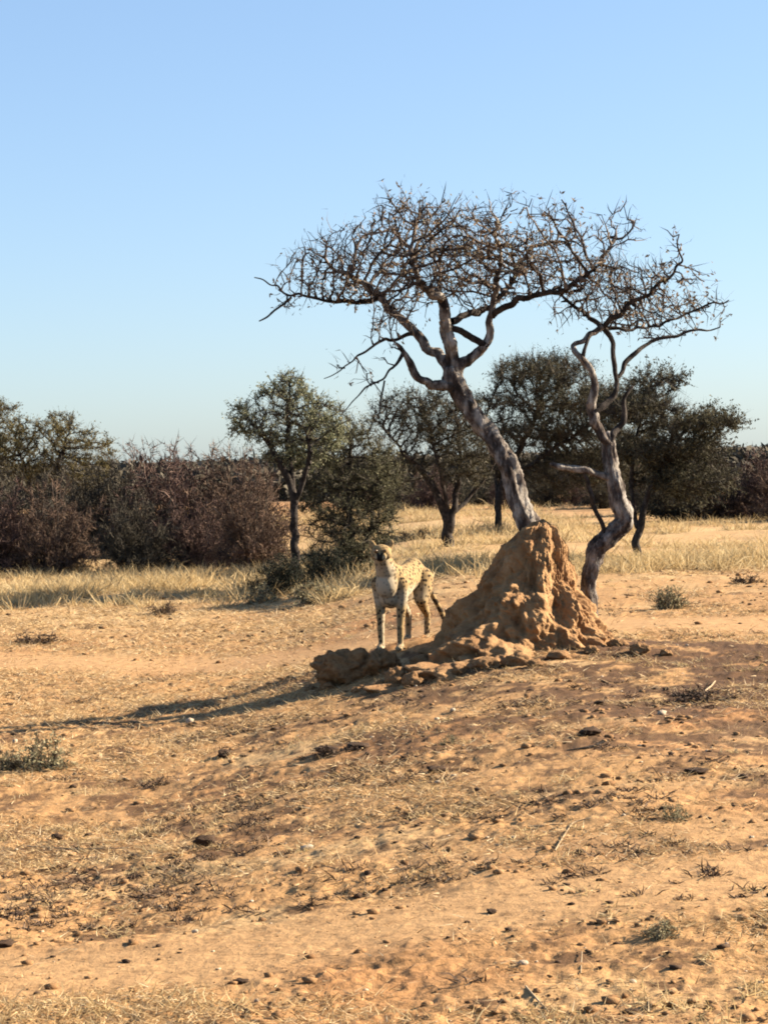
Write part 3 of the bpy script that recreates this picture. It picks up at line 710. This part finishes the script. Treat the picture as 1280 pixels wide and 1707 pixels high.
def bush(kind, v, name, label, cat, px, py, w, h, group=None, rz=0.0, dY=0.0, depth=None):
    p = ground_at(px, py); p[1] += dY
    if dY: p[0] = unproj(px, py, p[1])[0]
    p[2] = gz(p[0], p[1]) - 0.02
    s = p[1] / F
    root = thing(name, label, cat, p, group, rz)
    kr, kh = (1.25, 2.0) if kind in ('brown', 'grey', 'dark') else (1, 1)
    root.scale = (w * s / 2 / kr, w * s / 2 / kr, h * s / kh)
    for n, me in BUSH[kind][v % len(BUSH[kind])]: obj(n, me, root, kind='stuff')
    return root
GB = 'brown thorn bushes in the left thicket'
for i, (px, py, w, h, lab) in enumerate([
    (-20, 956, 190, 165, 'leafless brown thorn bush at the left picture edge of the thicket'),
    (90, 954, 180, 165, 'reddish leafless thorn bush under the round yellowish acacia'),
    (225, 953, 170, 150, 'low front thorn bush in the middle of the left thicket'),
    (330, 948, 150, 125, 'small thorn bush right of the low front bush'),
    (420, 950, 170, 190, 'rightmost brown thorn bush of the left thicket, beside the leafy tree'),
    (165, 922, 250, 180, 'rear thorn bush showing between the reddish bush and the low front bush'),
    (285, 922, 250, 200, 'tallest thorn bush at the back of the left thicket'),
    (395, 920, 240, 190, 'rear reddish thorn bush with flat top behind the leafy tree'),
    (30, 920, 260, 165, 'rear thorn bush under the pale yellow-green acacia')]):
    bush('brown', i, 'thorn_bush', lab, 'bush', px, py, w, h, GB, rz=i * 1.3)
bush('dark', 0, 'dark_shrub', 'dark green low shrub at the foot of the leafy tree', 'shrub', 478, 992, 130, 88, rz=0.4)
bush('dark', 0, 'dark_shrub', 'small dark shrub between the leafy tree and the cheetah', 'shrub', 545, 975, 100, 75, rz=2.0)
bush('sage', 0, 'low_shrub', 'low grey-green shrub strip in front of the dark shrub', 'shrub', 440, 1006, 64, 34, rz=1)
bush('sage', 1, 'low_shrub', 'flat grey shrub in front of the leafy tree, right of the low strip', 'shrub', 530, 1004, 110, 36, rz=2)
GR = 'bushes behind the right bare acacia'
for i, (k, px, py, w, h, lab) in enumerate([
    ('grey', 1130, 868, 190, 130, 'grey-green bush under the spreading umbrella acacia'),
    ('brown', 1205, 866, 150, 105, 'brown thorn bush right of the grey-green bush'),
    ('brown', 1275, 864, 150, 125, 'brown thorn bush at the right picture edge'),
    ('dark', 1240, 862, 100, 80, 'dark bush between the two right-hand brown bushes'),
    ('grey', 1080, 858, 130, 110, 'grey bush behind the right bare trunk'),
    ('brown', 1340, 866, 190, 130, 'brown thorn bush just past the right picture edge')]):
    bush(k, (0, 1, 0, 0, 1, 1)[i], 'thorn_bush', lab, 'bush', px, py, w, h, GR, rz=i * 2.1)
GF = 'far bushes along the edge of the open ground'
rg = np.random.default_rng(5)
ORD = ['leftmost', 'second', 'third', 'fourth', 'fifth', 'sixth', 'seventh', 'eighth', 'ninth', 'tenth', 'eleventh', 'twelfth', 'thirteenth']
for i, px in enumerate(np.linspace(600, 1080, 13)):
    bush('grey' if i % 3 else 'brown', i, 'far_bush', ORD[i] + ' far bush from the left in the row closing the open ground behind the trunks', 'bush', px + rg.uniform(-12, 12), 845 + rg.uniform(-5, 4), rg.uniform(70, 105), rg.uniform(55, 85), GF, rz=i * 1.7)
# far woodland mass
def woodland():
    rng = np.random.default_rng(33); mb = Mesh()
    n = 1300; Yw = 92 + 300 * rng.uniform(0, 1, n) ** 1.6; Xw = rng.uniform(-0.42, 0.42, n) * Yw
    k = 70
    for j in range(n):
        h = rng.uniform(1.6, 2.7) * (0.75 + 0.35 * Yw[j] / 420); w = rng.uniform(1.5, 3.2)
        d = rng.normal(size=(k, 3)); d /= np.linalg.norm(d, axis=1)[:, None]; d[:, 2] = np.abs(d[:, 2])
        C = np.array([Xw[j], Yw[j], gz(Xw[j], Yw[j])]) + d * np.array([w, w, h]) * rng.uniform(0.4, 1, (k, 1))
        V, T = leaf_tris(C, np.full(k, 0.28), rng); mb.add(V, T)
    return mb.mesh('distant_woodland', MAT['bush_grey'])
obj('distant_woodland', woodland(), kind='stuff', label='distant belt of grey-brown bush along the horizon')

# ------------------------------------------------------------------ grass
def grass_band():
    """dry grass as separate tufts of different size, thinning out towards the bare track"""
    rng = np.random.default_rng(41); n = 60000
    Y = rng.uniform(26, 78, n); X = rng.uniform(-0.26, 0.26, n) * Y
    cy = np.where(X < -1.0, 39.4, 34.0) + 1.1 * fbm2(X, Y * 0, 0.8, 55, 3); d = np.exp(-((Y - cy) / np.where(X < -1, 4.4, 2.4)) ** 4)
    dens = d * (0.12 + 0.88 * sst(-0.2, 0.25, fbm2(X, Y, 0.7, 51, 4, 0.6))) + 0.30 * sst(-0.05, 0.3, fbm2(X, Y * 2.0, 0.3, 52, 3)) * sst(36, 40, Y)
    k = rng.uniform(0, 1, n) < dens; X, Y = X[k], Y[k]; n = len(X)
    H = rng.uniform(0.10, 0.40, n) ** 1.0 * (0.55 + 0.6 * sst(-0.4, 0.4, fbm2(X, Y, 0.7, 53, 2))); m = rng.integers(6, 22, n)
    ii = np.repeat(np.arange(n), m); N_ = len(ii); h = H[ii] * rng.uniform(0.35, 1.1, N_); sp = 0.04 + 0.14 * H[ii]
    x = X[ii] + rng.normal(size=N_) * sp; y = Y[ii] + rng.normal(size=N_) * sp
    lean = rng.normal(size=(n, 2)) * 0.25
    P0 = np.stack([x, y, terrain(x, y) - 0.01], 1)
    off = np.stack([(x - X[ii]) * 1.6 + (lean[ii, 0] + rng.normal(size=N_) * 0.35) * h, (y - Y[ii]) * 1.6 + (lean[ii, 1] + rng.normal(size=N_) * 0.35) * h, h], 1)
    V, T = strips(P0, P0 + off, rng.uniform(0.006, 0.018, N_), rng, 0.08)
    return mesh_np('dry_grass', V, tris=T, mat=MAT['straw'])
obj('dry_grass', grass_band(), kind='stuff', label='pale yellow dry grass in front of the bushes')
def stubble():
    rng = np.random.default_rng(43); n = 640000
    u = rng.uniform(0, 1, n); Y = 6.0 * (36 / 6.0) ** u; X = rng.uniform(-0.30, 0.30, n) * (Y + 0.8)
    t = track_mask(X, Y); p = sst(0.0, 0.22, fbm2(X, Y, 1.1, 61, 5, 0.62)) * 0.95 + 0.03 + 0.12 * sst(0.1, 0.4, fbm2(X, Y, 3.0, 62, 2))
    left = (1 - sst(-1.5, 0.3, X)) * sst(17, 19, Y) * 0.35
    k = rng.uniform(0, 1, n) < (p * 0.55 + left) * (1 - 0.88 * t); X, Y = X[k], Y[k]; n = len(X)
    L = rng.uniform(0.015, 0.07, n) * (1 + 0.05 * (Y - 6)); el = np.abs(rng.normal(size=n)) * 0.35; az = rng.uniform(0, 2 * math.pi, n)
    P0 = np.stack([X, Y, terrain(X, Y) + rng.uniform(0, 0.008, n)], 1)
    P1 = P0 + np.stack([np.cos(az) * np.cos(el), np.sin(az) * np.cos(el), np.sin(el)], 1) * L[:, None]
    V, T = strips(P0, P1, rng.uniform(0.002, 0.0048, n) * (0.55 + Y / 14), rng)
    return mesh_np('straw_litter', V, tris=T, mat=MAT['litter'])
obj('straw_litter', stubble(), kind='stuff', label='short straw stubble and litter scattered over the soil')
def tufts(name, seed, n, mat, lo, hi, flat, thr, wd):
    """small tufts of dry stems in patches"""
    rng = np.random.default_rng(seed); P0, P1 = [], []
    u = rng.uniform(0, 1, n); Y = 6.2 * (34 / 6.2) ** u; X = rng.uniform(-0.27, 0.27, n) * (Y + 0.5)
    k = rng.uniform(0, 1, n) < sst(thr, thr + 0.3, fbm2(X, Y, 0.9, seed + 21, 4, 0.6)) * (1 - track_mask(X, Y)); X, Y = X[k], Y[k]
    for x, y in zip(X, Y):
        m = int(rng.integers(10, 34)); s = rng.uniform(lo, hi)
        bx = x + rng.normal(size=m) * s * 0.6; by = y + rng.normal(size=m) * s * 0.5; z = terrain(bx, by)
        p = np.stack([bx, by, z], 1); d = rng.normal(size=(m, 3)) * flat; d[:, 2] = np.abs(d[:, 2]) * 0.6 / flat * 0.55 + 0.2
        P0.append(p); P1.append(p + d * s * rng.uniform(0.4, 1.2, (m, 1)))
    P0 = np.concatenate(P0); P1 = np.concatenate(P1)
    V, T = strips(P0, P1, rng.uniform(0.7, 1.3, len(P0)) * wd, rng, 0.12)
    return mesh_np(name, V, tris=T, mat=mat)
obj('dead_stubble', tufts('dead_stubble', 47, 5600, MAT['dead_twig'], 0.02, 0.075, 0.7, 0.05, 0.006), kind='stuff', label='dark brown dead plant stubble in patches on the soil')
obj('grass_tufts', tufts('grass_tufts', 45, 2600, MAT['straw'], 0.03, 0.10, 0.55, 0.02, 0.0045), kind='stuff', label='thin dry grass tufts on the foreground soil')

# ------------------------------------------------------------------ pebbles and crumbs
ico_v = rock_mesh('pebble_template', 3, MAT['clod'], 1, 1.1, 0.7, 2.1)
IV = np.array([v.co[:] for v in ico_v.vertices]); IT = np.array([p.vertices[:] for p in ico_v.polygons])
bpy.data.meshes.remove(ico_v)
def crumbs(name, n, mat, smin, smax, seed, thr):
    rng = np.random.default_rng(seed)
    u = rng.uniform(0, 1, n); Y = 5.8 * (36 / 5.8) ** u; X = rng.uniform(-0.28, 0.28, n) * (Y + 0.8)
    p = sst(thr, thr + 0.3, fbm2(X, Y, 2.2, seed, 4, 0.6)) + 0.05; k = rng.uniform(0, 1, n) < p * (1 - 0.7 * track_mask(X, Y)); X, Y = X[k], Y[k]; n = len(X)
    s = smin * (smax / smin) ** (rng.uniform(0, 1, n) ** 2.2) * (0.7 + Y / 24)
    a = rng.uniform(0, 6.28, n); ca, sa = np.cos(a), np.sin(a); sx = rng.uniform(0.7, 1.5, n)
    V = IV[None] * np.stack([s * sx, s, s * rng.uniform(0.5, 1.0, n)], 1)[:, None]
    V = np.stack([V[..., 0] * ca[:, None] - V[..., 1] * sa[:, None], V[..., 0] * sa[:, None] + V[..., 1] * ca[:, None], V[..., 2]], -1)
    V += np.stack([X, Y, terrain(X, Y) + s * 0.25], 1)[:, None]
    T = (IT[None] + (np.arange(n) * len(IV))[:, None, None]).reshape(-1, 3)
    return mesh_np(name, V.reshape(-1, 3), tris=T, mat=mat)
obj('soil_crumbs', crumbs('soil_crumbs', 21000, MAT['clod'], 0.003, 0.026, 71, 0.08), kind='stuff', label='crumbs of brown earth scattered over the ground')
obj('dark_crumbs', crumbs('dark_crumbs', 13000, MAT['dung'], 0.003, 0.021, 73, 0.13), kind='stuff', label='dark crumbs and droppings scattered over the ground')
obj('pebbles', crumbs('pebbles', 3000, MAT['stone'], 0.003, 0.012, 75, 0.05), kind='stuff', label='small pale pebbles scattered over the ground')

stone_m = [rock_mesh('pale_stone', 50 + s, MAT['stone'], 2, 0.5, 0.75) for s in range(4)]
GS = 'pale stones lying on the ground'
for i, (px, py, w, h, lab) in enumerate([
    (316, 1206, 15, 14, 'pale stone just below the long thin shadow'),
    (25, 1240, 11, 9, 'pale stone near the left edge under the end of the long shadow'),
    (755, 1190, 12, 9, 'pale stone on the slope below the mound'),
    (1103, 1196, 18, 13, 'largest pale stone on the brown slope at right'),
    (728, 1203, 9, 8, 'small pale stone left of the stone below the mound'),
    (730, 1312, 14, 8, 'flat pale stone below the dark crumb pile'),
    (871, 1614, 17, 13, 'pale pebble near the bottom beside the bleached stick'),
    (325, 1556, 12, 10, 'pale stone in the middle of the bare sandy strip at left'),
    (428, 1672, 10, 9, 'pale stone near the bottom edge left of centre'),
    (1055, 1640, 14, 10, 'pale stone at the bottom right among dry grass'),
    (1252, 1400, 9, 7, 'tiny pale stone by the right edge above the sandy strip'),
    (512, 1416, 24, 14, 'broad pale slab lying in the straw patch at centre left')]):
    lump('pale_stone', px, py, w, h, stone_m[i % 4], lab, 'stone', GS, sink=0.3)
GD = 'dark crumbly lumps on the ground'
dm = [rock_mesh('dark_lump', 30 + s, MAT['dung'], 3, 0.8, 0.6, 1.8) for s in range(3)]
for i, (px, py, w, h, lab) in enumerate([
    (375, 1262, 32, 18, 'dark crumbly lump left of centre below the long shadow'),
    (730, 1290, 34, 18, 'pair-like dark crumbly lump below the mound slope'),
    (985, 1230, 44, 18, 'dark crumbly lump on the brown slope right of centre'),
    (1000, 1174, 22, 10, 'small dark lump on the upper brown slope'),
    (600, 1250, 44, 16, 'dark lump at the right end of the low dark patch'),
    (545, 1262, 44, 16, 'dark lump at the left end of the low dark patch'),
    (340, 1415, 34, 28, 'dark hollow-sided lump in the straw patch at left'),
    (95, 1402, 20, 20, 'upright brown lump near the left edge'),
    (10, 1582, 36, 18, 'dark lump cut by the left picture edge'),
    (820, 1525, 22, 10, 'dark flat lump on the sandy strip'),
    (402, 1640, 24, 12, 'dark lump near the bottom left of centre'),
    (1050, 1690, 26, 14, 'dark bluish lump at the bottom right'),
    (1160, 1290, 40, 14, 'dark lump on the brown ground at right')]):
    lump('dark_lump', px, py, w, h, dm[i % 3], lab, 'earth lump', GD, sink=0.25)

# ------------------------------------------------------------------ small shrubs, twig piles, sticks
GH = 'low grey-green dwarf shrubs'
for i, (px, py, w, h, lab) in enumerate([
    (75, 1284, 120, 56, 'grey-green dwarf shrub at the left edge below the long shadow'),
    (15, 1286, 50, 40, 'dwarf shrub cut by the left picture edge'),
    (1122, 1368, 66, 32, 'small grey-green dwarf shrub at right in the foreground'),
    (1115, 1016, 70, 42, 'thin grey-green dwarf shrub on the far side of the track at right'),
    (752, 1240, 46, 20, 'faint dwarf shrub below the mound slope'),
    (1100, 1570, 90, 34, 'sparse dwarf shrub in the dry grass at bottom right'),
    (215, 1008, 46, 22, 'small dwarf shrub in front of the left dry grass')]):
    bush('sage', i, 'dwarf_shrub', lab, 'shrub', px, py, w, h, GH, rz=i * 1.1)
GT = 'piles of dead twigs on the ground'
for i, (px, py, w, h, lab) in enumerate([
    (60, 1074, 90, 24, 'purplish-brown dead twig pile beyond the track at left'),
    (275, 1024, 60, 20, 'small dead twig pile near the left dry grass'),
    (1180, 1165, 150, 30, 'sprawling dead brush on the brown slope at right'),
    (690, 1362, 84, 24, 'dead twig pile below the mound at centre'),
    (560, 1262, 100, 20, 'low dead twig scatter around the dark patch'),
    (250, 1310, 80, 22, 'dead twig scatter left of centre'),
    (1245, 972, 60, 22, 'dead twig tuft in the right dry grass'),
    (690, 900, 70, 20, 'dead brush beside the fallen branch behind the cheetah'),
    (415, 1340, 60, 12, 'thin dead twig line at left centre'),
    (1010, 1250, 90, 18, 'dead twig scatter beside the dark lump on the brown slope')]):
    bush('dead', i, 'twig_pile', lab, 'twig pile', px, py, w, h, GT, rz=i * 0.9)
def stick(label, pts, name='stick', mat='stick', grp='bleached sticks on the ground', lift=0.6):
    P = []
    for px, py, w in pts:
        g = ground_at(px, py); r = w * 0.62 * g[1] / F / 2; g[2] += r * lift + 0.006; P.append((*g, r))
    P = np.array(P); b = P[0, :3].copy()
    me = bark_tube(P[:, :3] - b, P[:, 3], name, MAT[mat], 5, 0.03, 7, 0.1, 0.1)
    o = obj(name, me, None, b, label=label, category='stick'); o['group'] = grp
stick('bleached forked stick lying right of centre in the foreground', [(925, 1424, 5), (940, 1400, 5), (955, 1380, 4), (985, 1376, 3)])
stick('short bleached stick left of the forked stick', [(880, 1387, 4), (938, 1381, 4)])
stick('bleached stick near the bottom edge beside a pale pebble', [(876, 1650, 6), (895, 1668, 6), (914, 1686, 5)])
stick('long thin pale stick at the left in the foreground', [(45, 1418, 4), (120, 1421, 4), (215, 1420, 3)])
stick('upright-looking thin pale stalk at bottom right of centre', [(968, 1628, 4), (970, 1596, 3)])
stick('crooked pale stick on the brown slope at right', [(1170, 1160, 5), (1185, 1150, 5), (1192, 1138, 4)])
stick('dark fallen branch lying on the open ground behind the cheetah', [(640, 896, 5), (680, 898, 6), (735, 898, 6)], 'fallen_branch', 'bark_dark', 'dark fallen branches')
stick('thin dark fallen branch left of the dark lump on the brown slope', [(945, 1256, 4), (985, 1250, 6), (1012, 1242, 5)], 'fallen_branch', 'bark_dark', 'dark fallen branches')

# ------------------------------------------------------------------ cheetah
def cheetah():
    import bmesh
    bm = bmesh.new()
    def ball(c, r, s=(1, 1, 1)):
        m = Matrix.Translation(c) @ Matrix.Diagonal((r * s[0], r * s[1], r * s[2], 1))
        bmesh.ops.create_icosphere(bm, subdivisions=3, radius=1.0, matrix=m)
    def limb(pts, s=(1, 1, 1)):
        for (a, ra), (b, rb) in zip(pts[:-1], pts[1:]):
            a, b = np.array(a, float), np.array(b, float); n = max(2, int(np.linalg.norm(b - a) / (min(ra, rb) * 0.28)))
            for t in np.linspace(0, 1, n): ball(tuple(a + (b - a) * t), ra + (rb - ra) * t, s)
    # trunk: deep chest narrowing to the waist
    limb([((.35, 0, .60), .120), ((.22, 0, .575), .150), ((.02, 0, .575), .142), ((-.20, 0, .61), .118), ((-.40, 0, .635), .128)], (1, .88, 1.14))
    ball((.26, 0, .50), .125, (1.2, .80, 1)); ball((.26, .062, .68), .082, (1.4, .7, 1.2)); ball((.26, -.062, .68), .082, (1.4, .7, 1.2))
    ball((-.44, 0, .62), .118, (1, 1.05, 1.05))
    limb([((.31, 0, .68), .118), ((.41, 0, .775), .093), ((.48, 0, .85), .076)], (1, .92, 1.1))
    # round head with a short muzzle, looking towards the viewer
    hz = .012
    ball((.535, 0, .888 + hz), .086, (1.0, 1.06, .86)); ball((.565, .048, .870 + hz), .046); ball((.565, -.048, .870 + hz), .046)
    limb([((.585, 0, .862 + hz), .054), ((.638, 0, .848 + hz), .041)], (1, 1.12, .9)); ball((.62, 0, .834 + hz), .031)
    for s in (1, -1):
        limb([((.515, s * .066, .930 + hz), .034), ((.510, s * .083, .962 + hz), .030), ((.507, s * .089, .977 + hz), .023)], (.5, 1, 1))
        limb([((.28, s * .090, .60), .085), ((.265, s * .100, .47), .060), ((.275, s * .098, .39), .046), ((.298, s * .092, .235), .033), ((.302, s * .092, .21), .034), ((.305, s * .090, .06), .027)])
        limb([((.308, s * .090, .042), .032), ((.360, s * .090, .026), .030)], (1, 1.12, .85))
        limb([((-.41, s * .080, .59), .108), ((-.36, s * .098, .49), .092), ((-.30, s * .102, .40), .062), ((-.38, s * .096, .33), .046), ((-.50, s * .092, .245), .032), ((-.505, s * .092, .225), .032), ((-.475, s * .090, .06), .026)])
        limb([((-.47, s * .090, .04), .030), ((-.415, s * .090, .026), .029)], (1, 1.12, .85))
    limb([((-.52, 0, .64), .034), ((-.60, .04, .54), .028), ((-.64, .10, .42), .025), ((-.65, .16, .30), .025), ((-.63, .21, .21), .027), ((-.58, .25, .17), .026)])
    me = bpy.data.meshes.new('body_raw'); bm.to_mesh(me); bm.free()
    tmp = bpy.data.objects.new('body_raw', me); COL.objects.link(tmp)
    md = tmp.modifiers.new('r', 'REMESH'); md.mode = 'VOXEL'; md.voxel_size = 0.0065
    sm = tmp.modifiers.new('s', 'SMOOTH'); sm.iterations = 5; sm.factor = 0.5
    dg = bpy.context.evaluated_depsgraph_get(); ev = tmp.evaluated_get(dg); em = ev.to_mesh()
    V = np.zeros(len(em.vertices) * 3, np.float32); em.vertices.foreach_get('co', V); V = V.reshape(-1, 3).astype(float)
    Fc = [tuple(p.vertices) for p in em.polygons]; ev.to_mesh_clear()
    bpy.data.objects.remove(tmp); bpy.data.meshes.remove(me)
    # turn the head a little to its right
    wv = sst(.42, .50, V[:, 0]) * sst(.74, .82, V[:, 2]); x, y, z = V.T.copy()
    an = math.radians(12) * wv; dx, dy = V[:, 0] - .46, V[:, 1].copy()
    V[:, 0] = .46 + dx * np.cos(an) - dy * np.sin(an); V[:, 1] = dx * np.sin(an) + dy * np.cos(an)
    tan = np.array([.45, .305, .145]); white = np.array([.64, .55, .41]); blk = np.array([.02, .015, .012])
    w = np.zeros(len(V))
    w = np.maximum(w, sst(.59, .50, z) * sst(-.34, -.22, x) * sst(.36, .46, z) * .8)   # belly
    w = np.maximum(w, sst(.33, .46, x) * sst(.84, .74, z) * sst(.42, .52, z) * .85)    # chest ruff
    w = np.maximum(w, sst(.085, .065, np.abs(y)) * sst(.52, .40, z) * .55)             # inner legs
    w = np.maximum(w, sst(.16, .03, z) * .35)
    w = np.maximum(w, sst(.59, .62, x) * sst(.885, .865, z) * .4); w = np.maximum(w, sst(.47, .52, x) * sst(.86, .84, z) * .5)  # muzzle and chin: white dulled, shade of the face put into the colour
    c = tan * (1 - w[:, None]) + white * w[:, None]
    sp = 1 - w * 0.7
    sp = sp * np.where((x > .47) & (z > .80), 0.55, 1.0)
    def paint(mask, col):   # tear lines, nose, mouth, ear backs, tail rings
        nonlocal c; c = c * (1 - mask[:, None]) + np.array(col) * mask[:, None]
    tl = np.abs(np.abs(y) - (.034 - .25 * np.clip(x - .58, 0, 1))); paint(((x > .575) & (z > .835) & (z < .905) & (tl < .012)) * 1.0, blk)
    paint(((x > .655) & (np.abs(y) < .022) & (z > .866)) * 1.0, blk)
    paint(((x > .60) & (np.abs(z - .849) < .005)) * .8, blk)
    paint(((z > .965) & (x < .508)) * .5, blk)
    paint((((x < -.58) & (z < .45)) * (np.sin(z * 75) > 0.2)) * .9, blk)
    m, nt, b = mat_new('spotted_fur')
    at = N(nt, 'ShaderNodeAttribute', attribute_name='tint'); tc = N(nt, 'ShaderNodeTexCoord')
    sa_ = N(nt, 'ShaderNodeAttribute', attribute_name='spot')
    vo = N(nt, 'ShaderNodeTexVoronoi', Scale=28.0, Randomness=0.75); nt.links.new(tc.outputs['Object'], vo.inputs['Vector'])
    r = ramp(nt, vo.outputs['Distance'], [(0.33, (1, 1, 1)), (0.43, (0, 0, 0))])
    mu = N(nt, 'ShaderNodeMath', operation='MULTIPLY'); nt.links.new(r.outputs[0], mu.inputs[0]); nt.links.new(sa_.outputs['Fac'], mu.inputs[1])
    mx = N(nt, 'ShaderNodeMix', data_type='RGBA'); mx.inputs[7].default_value = (.03, .02, .013, 1)
    nt.links.new(mu.outputs[0], mx.inputs[0]); nt.links.new(at.outputs['Color'], mx.inputs[6]); nt.links.new(mx.outputs[2], b.inputs['Base Color'])
    nz = N(nt, 'ShaderNodeTexNoise', Scale=160.0, Detail=3.0); nt.links.new(tc.outputs['Object'], nz.inputs['Vector'])
    bp = N(nt, 'ShaderNodeBump', Strength=0.35, Distance=0.01); nt.links.new(nz.outputs['Fac'], bp.inputs['Height']); nt.links.new(bp.outputs[0], b.inputs['Normal'])
    me = mesh_np('body', V, Fc, m, smooth=True, cols=c * ALB)
    a = me.attributes.new('spot', 'FLOAT', 'POINT'); a.data.foreach_set('value', sp.astype(np.float32))
    g = ground_at(652, 1087)
    hd = math.atan2(-0.945, -0.32)
    root = thing('cheetah', 'spotted cheetah standing beside the termite mound, facing the viewer with its face in shade', 'cheetah', (0, 0, 0), None, hd)
    f = np.array([math.cos(hd), math.sin(hd)])
    base = np.array([g[0], g[1]]) - f * 0.32
    k = 1.04; pf = base + f * .31 * k; ph = base - f * .45 * k; sd_ = np.array([-f[1], f[0]]) * .09 * k
    zf = min(gz(*(pf + sd_)), gz(*(pf - sd_))); zh = min(gz(*(ph + sd_)), gz(*(ph - sd_)))
    root.scale = (k, k, k); pitch = math.atan2(zf - zh, .76 * k)
    root.rotation_euler = (0, -pitch, hd); root.location = (base[0], base[1], zf + (zh - zf) * .31 / .76 + 0.016)
    obj('body', me, root)
    em_, _, eb = mat_new('amber_eye'); eb.inputs['Base Color'].default_value = (.12, .06, .015, 1); eb.inputs['Roughness'].default_value = .1; eb.inputs['Specular IOR Level'].default_value = .5
    e = rock_mesh('eye', 2, em_, 2, 0.0, 1.0)
    for s in (1, -1):
        ex, ey, ea = .15, s * .038, math.radians(12)
        o = obj('eye', e, root, (.46 + ex * math.cos(ea) - ey * math.sin(ea), ex * math.sin(ea) + ey * math.cos(ea), .918)); o.scale = (.018, .019, .016)
cheetah()
